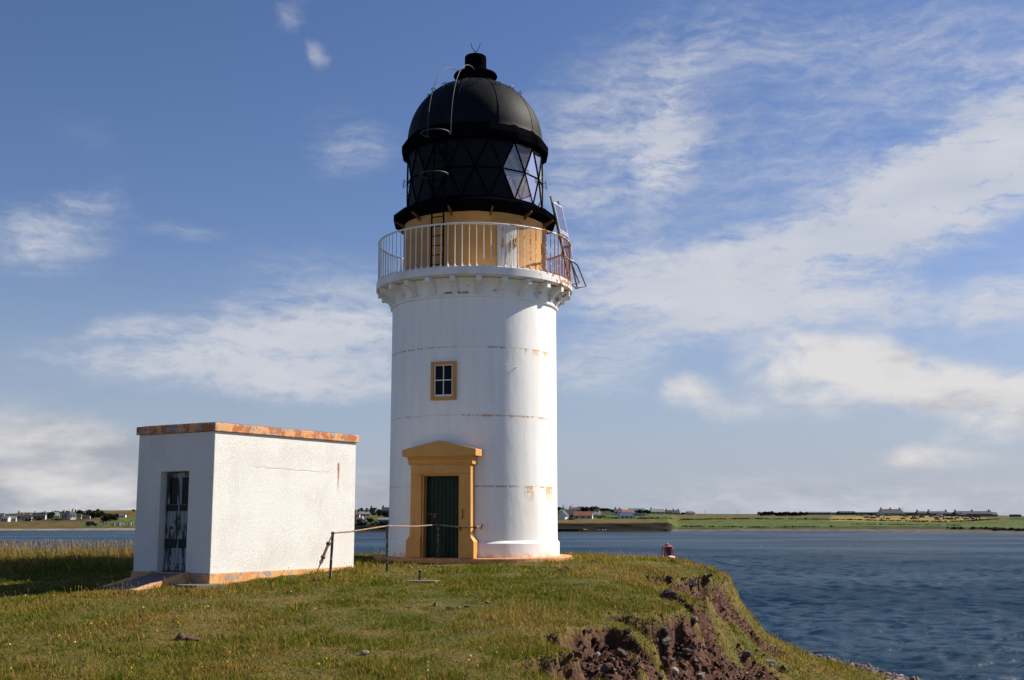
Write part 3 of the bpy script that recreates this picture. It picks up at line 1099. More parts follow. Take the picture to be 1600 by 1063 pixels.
b = MB()
FR = 2.34
for s in (-1, 1):
    # pilaster: flared foot, plain shaft
    poly = [(0.50 * s, 0.0), (0.86 * s, 0.0), (0.86 * s, 0.40), (0.785 * s, 0.52), (0.775 * s, 2.0), (0.50 * s, 2.0)]
    b.prism(poly, DU, (0, 0, 1), DN, (0, 0, 0), 1.80, FR)
    b.prism([(0.495 * s, 0.005), (0.872 * s, 0.005), (0.872 * s, 0.39), (0.80 * s, 0.50), (0.50 * s, 0.50)], DU, (0, 0, 1), DN, (0, 0, 0), 1.85, FR + 0.035)
dbox(b, -0.775, 0.775, 2.001, 2.225, 1.80, FR - 0.001)
dprism(b, [(1.80, 2.226), (FR + 0.02, 2.226), (FR + 0.02, 2.255), (FR + 0.045, 2.27), (FR + 0.05, 2.32), (FR + 0.09, 2.38), (FR + 0.13, 2.42), (1.80, 2.42)], -0.83, 0.83)
surround = b.build('door_surround', M_ochre, LH, bevel=0.006)
b = MB()
b.prism([(-0.955, 2.421), (0.955, 2.421), (0.955, 2.585), (0.0, 2.80), (-0.955, 2.585)], DU, (0, 0, 1), DN, (0, 0, 0), 1.75, FR + 0.14)
b.build('pediment', M_ochre, surround, bevel=0.008)
b = MB()
for s in (-1, 1):
    dbox(b, 0.50 * s, 0.455 * s, 0.0, 1.999, 1.90, FR - 0.05)
dbox(b, -0.455, 0.455, 1.955, 1.999, 1.90, FR - 0.05)
b.build('door_frame', M_ochre, surround)
b = MB()
nb = 9
for k in range(nb):
    u0 = -0.455 + 0.91 * k / nb
    dbox(b, u0 + 0.004, u0 + 0.91 / nb - 0.004, 0.02, 1.95, 2.02, 2.085)
dbox(b, -0.455, 0.455, 0.015, 1.953, 2.0, 2.06)
door = b.build('door', M_green, LH, bevel=0.004)
b = MB()
dbox(b, -0.43, -0.16, 1.02, 1.06, 2.086, 2.105)
dbox(b, -0.26, -0.20, 0.95, 1.02, 2.086, 2.12)
b.build('bolt', M_rustiron, door)
b = MB()
p0 = DU * 0.58 + DN * (FR + 0.04)
b.tube([DU * 0.575 + DN * (FR - 0.01) + Vector((0, 0, 1.16)), p0 + Vector((0.01, 0, 1.15)), p0 + Vector((0.01, 0, 0.95)), DU * 0.545 + DN * (FR - 0.01) + Vector((0, 0, 0.92))], 0.012, 6)
b.build('handle', M_rustiron, surround)

# window above the door
b = MB()
WZ0, WZ1, WR_ = 3.80, 4.76, 2.235
for (u0, u1, z0, z1) in ((-0.325, -0.245, WZ0 + 0.09, WZ1 - 0.08), (0.245, 0.325, WZ0 + 0.09, WZ1 - 0.08), (-0.325, 0.325, WZ1 - 0.08, WZ1 - 0.005), (-0.325, 0.325, WZ0 + 0.005, WZ0 + 0.09)):
    dbox(b, u0, u1, z0, z1, 2.0, WR_)
wf = b.build('window', M_ochre, LH, bevel=0.006)
wf['label'] = 'small four pane window in an ochre frame'
b = MB()
for (u0, u1, z0, z1) in ((-0.245, -0.215, WZ0 + 0.14, WZ1 - 0.105), (0.215, 0.245, WZ0 + 0.14, WZ1 - 0.105), (-0.245, 0.245, WZ1 - 0.105, WZ1 - 0.081), (-0.245, 0.245, WZ0 + 0.091, WZ0 + 0.14), (-0.011, 0.011, WZ0 + 0.14, WZ1 - 0.105)):
    dbox(b, u0, u1, z0, z1, 2.05, 2.20)
zc = (WZ0 + 0.14 + WZ1 - 0.105) / 2
dbox(b, -0.215, -0.0115, zc - 0.012, zc + 0.012, 2.05, 2.198)
dbox(b, 0.0115, 0.215, zc - 0.012, zc + 0.012, 2.05, 2.198)
b.build('sash', M_white, wf)
b = MB()
dbox(b, -0.244, 0.244, WZ0 + 0.092, WZ1 - 0.082, 2.17, 2.185)
b.build('pane', M_pane, wf)

# small iron stubs left in the wall
for (a, z) in ((21.5, 4.66), (28.5, 4.63)):
    b = MB()
    b.tube([pol(a, 2.15, z), pol(a, 2.26, z)], 0.012, 6)
    b.build('wall_stub', M_white, LH)


# ------------------------------------------------------------------ the store hut
SH = empty('store_hut', (-5.64, 22.5, EYE - 1.17), R(57.5))
tag(SH, 'flat roofed white roughcast hut with peeling door and orange coping', 'hut')
LX, LY, WB, WT = 4.14, 2.13, 0.18, 2.84
D0, D1, DH = 0.665, 1.455, 2.10
# one outer skin, so that the corner shows no seam
def hut_shell():
    bb = MB()
    o = 0.0
    vs = [(0, 0, WB), (LX, 0, WB), (LX, LY, WB), (0, LY, WB), (0, 0, WT), (LX, 0, WT), (LX, LY, WT), (0, LY, WT),
          (0, D0, WB), (0, D1, WB), (0, D0, DH), (0, D1, DH), (0.17, D0, WB), (0.17, D1, WB), (0.17, D0, DH), (0.17, D1, DH), (0, D0, WT), (0, D1, WT)]
    fs = [(0, 1, 5, 4), (1, 2, 6, 5), (2, 3, 7, 6), (4, 5, 6, 7, 17, 16), (0, 8, 10, 16, 4), (9, 3, 7, 17, 11), (10, 11, 17, 16),
          (8, 12, 14, 10), (9, 11, 15, 13), (10, 14, 15, 11)]
    bb.add(vs, fs)
    return bb
hut_shell().build('wall', M_rough, SH, bevel=0.012)
b = MB()
b.box((LX / 2, LY / 2, WT + 0.082), (LX + 0.09, LY + 0.09, 0.160))
b.build('coping', M_coping, SH, bevel=0.012)
b = MB()
b.box((LX / 2, LY / 2, WT + 0.172), (LX - 0.1, LY - 0.1, 0.016))
b.build('roof', M_bitumen, SH)
b = MB()
b.box((LX / 2, LY / 2, (WB - 0.6) / 2), (LX + 0.05, LY + 0.05, WB + 0.6 - 0.003))
b.build('plinth', M_plinth, SH, bevel=0.01)
# door: frame, planks, two dark panes, battens
b = MB()
DW = D1 - D0
for k in range(7):
    y0 = D0 + 0.03 + (DW - 0.06) * k / 7
    b.box((0.16, y0 + (DW - 0.06) / 14, (WB + 1.46) / 2 + 0.01), (0.035, (DW - 0.06) / 7 - 0.008, 1.46 - WB - 0.03))
for (y0, y1, z0, z1) in ((D0 + 0.03, D0 + 0.12, 1.47, DH - 0.03), (D1 - 0.12, D1 - 0.03, 1.47, DH - 0.03), ((D0 + D1) / 2 - 0.06, (D0 + D1) / 2 + 0.06, 1.47, DH - 0.03),
                         (D0 + 0.12, (D0 + D1) / 2 - 0.06, DH - 0.11, DH - 0.03), ((D0 + D1) / 2 + 0.06, D1 - 0.12, DH - 0.11, DH - 0.03)):
    b.box((0.162, (y0 + y1) / 2, (z0 + z1) / 2), (0.04, y1 - y0, z1 - z0))
b.box((0.175, (D0 + D1) / 2, (WB + DH) / 2), (0.02, DW - 0.01, DH - WB - 0.02))
hd = b.build('door', M_peel, SH)
hd['label'] = 'double plank door with peeling dark green paint'
for (y0, y1) in ((D0 + 0.12, (D0 + D1) / 2 - 0.06), ((D0 + D1) / 2 + 0.06, D1 - 0.12)):
    b = MB()
    b.box((0.158, (y0 + y1) / 2, (1.47 + DH - 0.11) / 2), (0.012, y1 - y0, DH - 0.11 - 1.47))
    b.build('pane', M_pane, hd)
for (z, h) in ((1.40, 0.12), (0.72, 0.17), (0.26, 0.10)):
    for (y0, y1) in ((D0 + 0.05, (D0 + D1) / 2 - 0.03), ((D0 + D1) / 2 + 0.03, D1 - 0.05)):
        b = MB()
        b.box((0.136, (y0 + y1) / 2, z), (0.018, y1 - y0, h))
        b.build('batten', M_green if z != 0.26 else M_peel, hd)
b = MB()
for y in (D0 + 0.10, D0 + 0.55):
    b.tube([(0.138, y, 1.02), (0.11, y, 1.02)], 0.022, 8)
b.build('handle', M_iron, hd)
b = MB()
b.box((LX + 0.05, 0.35, 2.45), (0.10, 0.10, 0.16))
b.build('outlet_box', M_coping, SH)
# ramp up to the door
RA = empty('ramp', (-5.64, 22.5, EYE - 1.17), R(57.5))
tag(RA, 'short sloping ramp of dark slabs with orange kerbs in front of the hut door', 'ramp')
RL_ = 1.30
zs = lambda x: 0.165 + (x + 0.03) / RL_ * 0.275       # height along local x (negative outwards)
for name, y0, y1, up, m in (('kerb', 0.50, 0.62, 0.035, M_plinth), ('kerb', 1.46, 1.58, 0.035, M_plinth)):
    b = MB()
    b.prism([(-0.035, -0.4), (-0.035, zs(-0.03) + up), (-RL_, zs(-RL_) + up), (-RL_, -0.4)], (1, 0, 0), (0, 0, 1), (0, 1, 0), (0, 0, 0), y0, y1)
    b.build('kerb', m, RA, bevel=0.008)
b = MB()
for k in range(6):
    x0, x1 = -0.035 - (RL_ - 0.035) * k / 6, -0.035 - (RL_ - 0.035) * (k + 1) / 6
    b.prism([(x0 - 0.006, -0.4), (x0 - 0.006, zs(x0)), (x1 + 0.006, zs(x1)), (x1 + 0.006, -0.4)], (1, 0, 0), (0, 0, 1), (0, 1, 0), (0, 0, 0), 0.622, 1.035)
    b.prism([(x0 - 0.006, -0.4), (x0 - 0.006, zs(x0)), (x1 + 0.006, zs(x1)), (x1 + 0.006, -0.4)], (1, 0, 0), (0, 0, 1), (0, 1, 0), (0, 0, 0), 1.045, 1.458)
b.build('slab_surface', plain('dark ramp slabs', (0.25, 0.195, 0.165), 0.85, 0.4, 4.0, bumpy=0.3), RA, bevel=0.004)
b = MB()
b.prism([(-0.55, -0.25), (0.10, -0.30), (0.25, 0.05), (0.12, 0.46), (-0.45, 0.46), (-0.62, 0.10)], (1, 0, 0), (0, 1, 0), (0, 0, 1), (0, 0, 0), -0.3, -0.005)
ap = b.build('concrete_apron', M_conc, None, bevel=0.01)
ap.location = (-5.64, 22.5, EYE - 1.17)
ap.rotation_euler = (0, 0, R(57.5))
tag(ap, 'low grey concrete apron at the near corner of the white hut', 'apron')


# ------------------------------------------------------------------ rope rail, stones and small things on the turf
def on_ground(px, y):
    X, Y = ground_hit(px, y, lambda a, b: height(a, b)[0])
    return Vector((X, Y, ground_z(X, Y)))


def b_post(t, p):
    co = t.n('ShaderNodeTexCoord').outputs['Object']
    k = t.smooth(t.noise(co, 13.0, 5.0, 0.7), 0.54, 0.6)
    t.set(p.inputs['Base Color'], t.mix(k, (0.022, 0.020, 0.021), (0.32, 0.30, 0.28)))
    p.inputs['Roughness'].default_value = 0.7


M_post = mat('chipped black post paint', b_post)
M_rod = plain('weathered rod', (0.34, 0.22, 0.16), 0.8, 0.5, 9.0)
HR = empty('hand_rail', on_ground(605, 893))
tag(HR, 'rusty rod handrail on three thin black posts leading to the lighthouse door', 'handrail')
inv = HR.location.copy()
feet = [on_ground(515, 908), on_ground(605, 893), on_ground(685, 881)]
tops = []
for ft, (px, y) in zip(feet, ((520, 833), (605, 822), (685, 820))):
    tp = at(px, y, ft.y)
    tops.append(tp)
    b = MB()
    b.tube([ft - inv + Vector((0, 0, -0.15)), tp - inv], 0.026, 8)
    b.lathe([(0.001, 0), (0.036, 0.0), (0.04, 0.03), (0.001, 0.05)], 8)
    nb_ = 4 * 8
    for i in range(len(b.v) - nb_, len(b.v)):
        b.v[i] = tuple(Vector(b.v[i]) + tp - inv - Vector((0, 0, 0.02)))
    b.build('post', M_post, HR, 40)
wall_pt = TOWER + Matrix.Rotation(TROT, 3, 'Z') @ pol(6.0, 2.19, slope(820) * 28.9 + 0.9)
def lh_pt(a, r, y, Y):
    return TOWER + Matrix.Rotation(TROT, 3, 'Z') @ pol(a, r, slope(y) * Y + 0.9)
way1, way2, wall_pt = lh_pt(-6.5, 2.66, 824, 28.5), lh_pt(1.0, 2.58, 824, 28.5), lh_pt(6.3, 2.19, 820.5, 28.9)
pts = [tops[0], tops[0].lerp(tops[1], 0.3) + Vector((0, 0, -0.02)), tops[1], tops[1].lerp(tops[2], 0.5) + Vector((0, 0, -0.025)), tops[2], way1, way2, wall_pt]
b = MB()
b.tube([p - inv for p in pts], 0.016, 8)
b.build('rod', M_rod, HR, 50)
b = MB()
for q in (0.5, 0.72, 0.9):
    c = (way1 if q < 0.6 else way2 if q < 0.8 else way2.lerp(wall_pt, 0.75)) - inv
    b.tube([c - Vector((0.03, 0, 0)), c + Vector((0.03, 0, 0))], 0.036, 8)
    b.tube([c, c + Vector((0.0, -0.02, -0.10))], 0.014, 6)
b.build('clamps', M_rustiron, HR)
anchor = on_ground(488, 913)
dv = anchor - tops[0]
b = MB()
b.tube([tops[0] - inv, tops[0] + dv * 0.30 - inv], 0.014, 6)
b.tube([tops[0] + dv * 0.22 - inv, tops[0] + dv * 0.48 - inv], 0.028, 8)
b.tube([tops[0] + dv * 0.2 - inv, tops[0] + dv * 0.235 - inv], 0.045, 8)
b.tube([tops[0] + dv * 0.465 - inv, tops[0] + dv * 0.5 - inv], 0.045, 8)
b.tube([tops[0] + dv * 0.6 - inv, tops[0] + dv * 1.03 - inv], 0.014, 6)
b.build('tension_rod', M_rustiron, HR, 40)
b = MB()
for k, q in enumerate((0.52, 0.565, 0.61)):
    c = tops[0] + dv * q - inv
    dn = dv.normalized()
    sv = dn.cross(Vector((0, 1, 0)) if k % 2 else Vector((1, 0, 0))).normalized()
    b.tube([c + dn * 0.05 * math.cos(t_) + sv * 0.028 * math.sin(t_) for t_ in np.linspace(0, 6.283, 13)], 0.009, 6, False)
c = anchor - inv
b.tube([c - dv * 0.10, c + Vector((0.01, 0, -0.1))], 0.034, 7)
b.build('shackle', M_iron, HR, 40)

_rock_rng = np.random.default_rng(21)


def rock_mesh(sx, sy, sz, seed, sub=2):
    import bmesh
    bm = bmesh.new()
    bmesh.ops.create_icosphere(bm, subdivisions=sub, radius=1.0)
    r = np.random.default_rng(seed)
    planes = [(Vector(r.normal(size=3)).normalized(), 0.30 + 0.38 * r.random()) for _ in range(7)]
    for v in bm.verts:
        for n_, d_ in planes:
            e = v.co.dot(n_) - d_
            if e > 0:
                v.co -= n_ * e
        v.co += Vector(r.normal(size=3)) * 0.025
        v.co.x *= sx
        v.co.y *= sy
        v.co.z *= sz
    me = bpy.data.meshes.new('stone')
    bm.to_mesh(me)
    bm.free()
    return me


def b_stone(c0, c1):
    def b(t, p):
        co = t.n('ShaderNodeNewGeometry').outputs['Position']
        n1 = t.noise(co, 9.0, 6.0, 0.7)
        base = t.mix(t.smooth(n1, 0.3, 0.7), c0, c1)
        sp = t.noise(co, 40.0, 3.0, 0.7)
        base = t.mix(t.math('MULTIPLY', t.smooth(sp, 0.6, 0.72), 0.5), base, tuple(min(1, c * 1.7) for c in c1))
        t.set(p.inputs['Base Color'], base)
        p.inputs['Roughness'].default_value = 0.9
        p.inputs['Specular IOR Level'].default_value = 0.2
        t.set(p.inputs['Normal'], t.bump(t.math('ADD', n1, t.math('MULTIPLY', sp, 0.3)), 0.6, 0.03))
    return mat('stone', b)


M_sdark = b_stone((0.032, 0.021, 0.018), (0.085, 0.057, 0.049))
M_sbrown = b_stone((0.055, 0.027, 0.019), (0.14, 0.078, 0.056))
M_spale = b_stone((0.17, 0.135, 0.115), (0.33, 0.28, 0.24))
M_sgrey = b_stone((0.075, 0.058, 0.054), (0.17, 0.135, 0.125))


def stone(name, p, s, m, seed, sink=0.25, rot=None):
    me = rock_mesh(*s, seed)
    me.materials.append(m)
    o = bpy.data.objects.new(name, me)
    o.location = p + Vector((0, 0, s[2] * (1 - 2 * sink) if sink < 0.5 else 0))
    r = np.random.default_rng(seed + 5)
    o.rotation_euler = rot or (r.normal() * 0.3, r.normal() * 0.3, r.random() * 6.28)
    COL.objects.link(o)
    return o


tag(stone('stone', on_ground(722, 877), (0.17, 0.12, 0.11), M_spale, 3), 'rounded pale stone lying against the ochre door step', 'stone')
tag(stone('fallen_slab', on_ground(283, 1001), (0.10, 0.08, 0.07), M_sbrown, 9, 0.3), 'dark lump of stone at the end of a brown slab in the turf', 'stone')
o = stone('brown_slab', on_ground(304, 1001), (0.19, 0.07, 0.035), M_sbrown, 14, 0.2, (0.05, 0.08, R(-12)))
tag(o, 'narrow brown slab of stone sunk in the lower left turf', 'stone')
for k, (px, y, s_, m_, lab) in enumerate(((640, 951, .05, M_sgrey, 'small grey stone showing in the grass, first of the broken row below the door'), (680, 947, .06, M_spale, 'pale flat stone in the grass of the broken row below the door'),
        (704, 953, .07, M_spale, 'paired pale stones in the middle of the broken row in the turf'), (717, 952, .05, M_sgrey, 'small grey stone just right of the middle of the broken row'),
        (729, 950, .06, M_sbrown, 'brownish stone in the right half of the broken row in the turf'), (762, 944, .06, M_spale, 'pale stone near the right end of the broken row in the turf'),
        (774, 944, .05, M_sbrown, 'brown stone at the right end of the broken row in the turf'), (568, 1023, .06, M_spale, 'lone pale stone half sunk in the turf near the bottom edge'),
        (928, 879, .09, M_sgrey, 'grey stone on the dry turf to the right of the lighthouse slab'), (875, 893, .08, M_sbrown, 'left brown stone of the cluster in the turf right of the lighthouse'),
        (888, 892, .09, M_sbrown, 'right brown stone of the cluster in the turf right of the lighthouse'), (1050, 880, .10, M_sdark, 'dark stone on the dry turf below the red buoy'),
        (970, 905, .06, M_sdark, 'small dark stone on the turf above the upper earth scar'), (440, 1000, .035, M_spale, 'tiny pale stone in the turf at left of centre'),
        (1106, 893, .17, M_sgrey, 'grey block of rock jutting out at the top of the bank edge'))):
    tag(stone('stone', on_ground(px, y), (s_ * 1.2, s_ * 0.8, s_ * 0.6), m_, 40 + k), lab, 'stone')

# iron stake in its concrete footing, threshold slabs, a bent pole
p0 = on_ground(655, 909)
b = MB()
b.prism([(-0.36, -0.22), (0.33, -0.26), (0.40, 0.12), (0.10, 0.24), (-0.30, 0.20)], (1, 0, 0), (0, 1, 0), (0, 0, 1), (0, 0, 0), -0.12, 0.02)
o = b.build('concrete_footing', M_conc, None, bevel=0.015)
o.location = p0
tag(o, 'flat concrete footing sunk in the grass in front of the lighthouse door', 'footing')
b = MB()
b.tube([(0, 0, -0.1), (0.004, 0, 0.16), (0.012, -0.005, 0.18), (0.03, -0.005, 0.15)], 0.022, 8)
o = b.build('iron_stake', M_iron, None, 40)
o.location = p0 + Vector((0, 0.05, 0.03))
tag(o, 'short iron stake standing in the concrete footing', 'stake')
p0 = on_ground(662, 885)
b = MB()
b.prism([(-0.75, -0.16), (0.2, -0.2), (0.95, -0.12), (0.92, 0.18), (-0.6, 0.22)], (1, 0, 0), (0, 1, 0), (0, 0, 1), (0, 0, 0), -0.15, 0.015)
o = b.build('threshold_slab', M_conc, None, bevel=0.015)
o.location = p0
tag(o, 'long low concrete slab in the grass at the foot of the door step', 'slab')
q0 = on_ground(781, 879)
b = MB()
q1 = at(774, 843, q0.y)
b.tube([q0, q0.lerp(q1, 0.5) + Vector((0.01, 0, 0)), q1, q1 + Vector((-0.05, 0, 0.01))], 0.017, 6)
o = b.build('leaning_pole', M_white, None, 40)
tag(o, 'thin white pole leaning at the foot of the lighthouse wall', 'pole')
b = MB()
c = on_ground(792, 878)
b.tube([c + Vector((-0.12, -0.02, 0.03)), c + Vector((0.16, 0.0, 0.03))], 0.03, 7)
o = b.build('pipe_stub', M_steel, None, 40)
tag(o, 'short grey pipe lying on the ground by the lighthouse slab', 'pipe')

# stones in the bank: the larger ones one by one
BANK = [('lower', [(890, 1063), (985, 1063), (1000, 1005), (905, 1005)], 30), ('middle', [(1010, 1000), (1095, 1012), (1190, 1062), (1030, 1062)], 46),
        ('upper', [(1033, 905), (1078, 905), (1092, 958), (1040, 940)], 22), ('brink', [(1075, 880), (1115, 890), (1125, 935), (1100, 925)], 10), ('right', [(1130, 985), (1200, 1005), (1235, 1060), (1150, 1040)], 16)]
LAB = {'lower': 'angular stone in the lower earth scar at the bottom edge', 'middle': 'angular stone in the broad rubble slope right of the lower scar', 'upper': 'angular stone in the upper earth scar below the brink',
       'brink': 'stone at the broken brink of the bank above the sea', 'right': 'stone on the steep bank down towards the beach'}
n_st = 0
for nm, poly, cnt in BANK:
    for k in range(cnt):
        u, v = _rock_rng.random(2)
        a_, b_, c_, d_ = [Vector((*q, 0)) for q in poly]
        q = a_.lerp(b_, u).lerp(d_.lerp(c_, u), v)
        p = on_ground(q.x, q.y)
        sz = 0.035 + 0.07 * _rock_rng.random() ** 3.0
        mi = _rock_rng.random()
        m_, ad = (M_sdark, 'dark') if mi < 0.40 else (M_sbrown, 'brown') if mi < 0.84 else (M_sgrey, 'grey') if mi < 0.96 else (M_spale, 'pale')
        f = _rock_rng.random(3)
        tag(stone('stone', p, (sz * (0.9 + 0.6 * f[0]), sz * (0.6 + 0.4 * f[1]), sz * (0.5 + 0.4 * f[2])), m_, 100 + n_st, 0.3), ad + ' ' + LAB[nm], 'stone', ad + ' stones of the ' + nm + ' bank')
        n_st += 1
for k, (px, y, s_, m_, lab) in enumerate(((931, 1030, .13, M_spale, 'pale angular block in the middle of the lower earth scar'), (1045, 934, .24, M_sdark, 'large dark boulder standing out of the upper earth scar'),
        (1082, 915, .22, M_sgrey, 'rounded grey boulder high in the upper earth scar'), (1041, 1026, .13, M_spale, 'long pale stone tipped on end in the rubble slope'), (1061, 1033, .09, M_spale, 'small whitish stone right of the long pale stone'),
        (1052, 1050, .17, M_spale, 'broad pale slab near the bottom of the rubble slope'), (1096, 1057, .13, M_spale, 'pale boulder at the very bottom edge of the rubble slope'), (1104, 1052, .15, M_sdark, 'dark boulder beside the pale one at the bottom edge'),
        (1110, 1025, .15, M_sdark, 'dark boulder in the middle of the rubble slope'), (1085, 972, .14, M_sgrey, 'grey stone between the two scars below the brink'), (1166, 1023, .18, M_sgrey, 'grey boulder on the steep bank to the right'),
        (1203, 1040, .26, M_sgrey, 'large pinkish grey rock at the right foot of the rubble slope'), (1190, 1055, .2, M_sgrey, 'broken grey rock at the bottom right of the rubble slope'), (957, 1052, .16, M_sdark, 'dark ridge of rock at the bottom of the lower scar'),
        (946, 1013, .12, M_sdark, 'dark stone under the turf lip of the lower scar'), (978, 1003, .11, M_sdark, 'dark stone at the right end of the lower scar'), (892, 1049, .1, M_sbrown, 'orange brown stone at the left end of the lower scar'))):
    tag(stone('boulder', on_ground(px, y), (s_ * 0.75, s_ * 0.6, s_ * 0.55), m_, 400 + k, 0.4), lab, 'boulder')


# loose rubble and beach stones too many to count
def scatter_stones(name, pts, sizes, m, label, cat, seed):
    r = np.random.default_rng(seed)
    ico = rock_mesh(1, 0.8, 0.65, seed, 1)
    V = np.array([v.co for v in ico.vertices])
    F = np.array([p.vertices[:] for p in ico.polygons])
    n = len(pts)
    ang = r.random((n, 3)) * 6.283
    ca, sa = np.cos(ang), np.sin(ang)
    Rm = np.zeros((n, 3, 3))
    Rm[:, 0, 0] = ca[:, 0] * ca[:, 1]; Rm[:, 0, 1] = ca[:, 0] * sa[:, 1] * sa[:, 2] - sa[:, 0] * ca[:, 2]; Rm[:, 0, 2] = ca[:, 0] * sa[:, 1] * ca[:, 2] + sa[:, 0] * sa[:, 2]
    Rm[:, 1, 0] = sa[:, 0] * ca[:, 1]; Rm[:, 1, 1] = sa[:, 0] * sa[:, 1] * sa[:, 2] + ca[:, 0] * ca[:, 2]; Rm[:, 1, 2] = sa[:, 0] * sa[:, 1] * ca[:, 2] - ca[:, 0] * sa[:, 2]
    Rm[:, 2, 0] = -sa[:, 1]; Rm[:, 2, 1] = ca[:, 1] * sa[:, 2]; Rm[:, 2, 2] = ca[:, 1] * ca[:, 2]
    S = V[None] * (1 + 0.12 * r.normal(size=(n, len(V), 1))) * (0.6 + 0.8 * r.random((n, 1, 3)))
    P = np.einsum('nij,nvj->nvi', Rm, S) * sizes[:, None, None] + pts[:, None, :]
    idx = (F[None] + (np.arange(n) * len(V))[:, None, None]).reshape(-1, 3)
    col = r.random((n, 1, 1)) * np.ones((n, len(V), 4))
    o = np_mesh(name, P.reshape(-1, 3), None, idx, m, False, {'tint': col.reshape(-1, 4)})
    tag(o, label, cat, kind='stuff')
    return o


def b_rubble(lo, hi, pale):
    def b(t, p):
        v = t.n('ShaderNodeAttribute', attribute_name='tint').outputs['Fac']
        g = t.n('ShaderNodeNewGeometry').outputs['Position']
        c = t.mix(v, lo, hi)
        c = t.mix(t.math('MULTIPLY', t.smooth(v, 0.90, 0.94), 0.8), c, pale)
        c = t.mix(t.math('MULTIPLY', t.noise(g, 30.0, 3.0), 0.4), c, lo)
        t.set(p.inputs['Base Color'], c)
        p.inputs['Roughness'].default_value = 0.92
        p.inputs['Specular IOR Level'].default_value = 0.2
    return mat('rubble', b)


cand = np.stack([_rock_rng.uniform(0, 8, 200000), _rock_rng.uniform(11.5, 32, 200000)], 1)
z_, so_, be_, d_ = height(cand[:, 0], cand[:, 1])
k = (so_ > 0.55) & (be_ < 0.5)
pt = np.stack([cand[k, 0], cand[k, 1], z_[k]], 1)[:14000]
scatter_stones('rubble', pt, 0.009 + 0.045 * _rock_rng.random(len(pt)) ** 2.6, b_rubble((0.042, 0.020, 0.013), (0.15, 0.072, 0.050), (0.27, 0.20, 0.17)), 'loose reddish brown stones and clods in the earth scars', 'rubble', 31)
cand = np.stack([_rock_rng.uniform(4, 22, 60000), _rock_rng.uniform(16, 44, 60000)], 1)
z_, so_, be_, d_ = height(cand[:, 0], cand[:, 1])
k = (be_ > 0.5) & (z_ > -0.15)
pt = np.stack([cand[k, 0], cand[k, 1], z_[k]], 1)[:7000]
scatter_stones('beach_stones', pt, 0.03 + 0.13 * _rock_rng.random(len(pt)) ** 2.2, b_rubble((0.07, 0.05, 0.046), (0.19, 0.145, 0.13), (0.34, 0.30, 0.27)), 'grey and pinkish stones of the narrow beach below the bank', 'beach stones', 33)


# ------------------------------------------------------------------ grass
def b_grass(t, p):
    v = t.n('ShaderNodeAttribute', attribute_name='tint').outputs['Color']
    df = t.n('ShaderNodeBsdfDiffuse')
    t.set(df.inputs[0], v)
    tl = t.n('ShaderNodeBsdfTranslucent')
    t.set(tl.inputs[0], t.mix(0.5, v, (0.10, 0.12, 0.01), 'ADD') if False else v)
    mx = t.n('ShaderNodeMixShader')
    mx.inputs[0].default_value = 0.35
    t.t.links.new(df.outputs[0], mx.inputs[1])
    t.t.links.new(tl.outputs[0], mx.inputs[2])
    return mx.outputs[0]


M_grass = mat('grass blades', b_grass)
g = np.random.default_rng(77)


def in_hut(X, Y, pad=0.03):
    dx_, dy_ = X + 5.64, Y - 22.5
    c_, s_ = math.cos(R(57.5)), math.sin(R(57.5))
    u, v = dx_ * c_ + dy_ * s_, -dx_ * s_ + dy_ * c_
    return ((u > -pad) & (u < LX + pad) & (v > -pad) & (v < LY + pad)) | ((u > -1.29) & (u < 0) & (v > 0.5) & (v < 1.58)) | ((u > -0.5) & (u < 0) & (v > -0.18) & (v < 0.5))


def in_slab(X, Y):
    return (np.hypot(X - TOWER.x, Y - TOWER.y) < 2.54) | ((np.abs(X + 2.0) < 0.85) & (np.abs(Y - 27.7) < 0.2)) & False


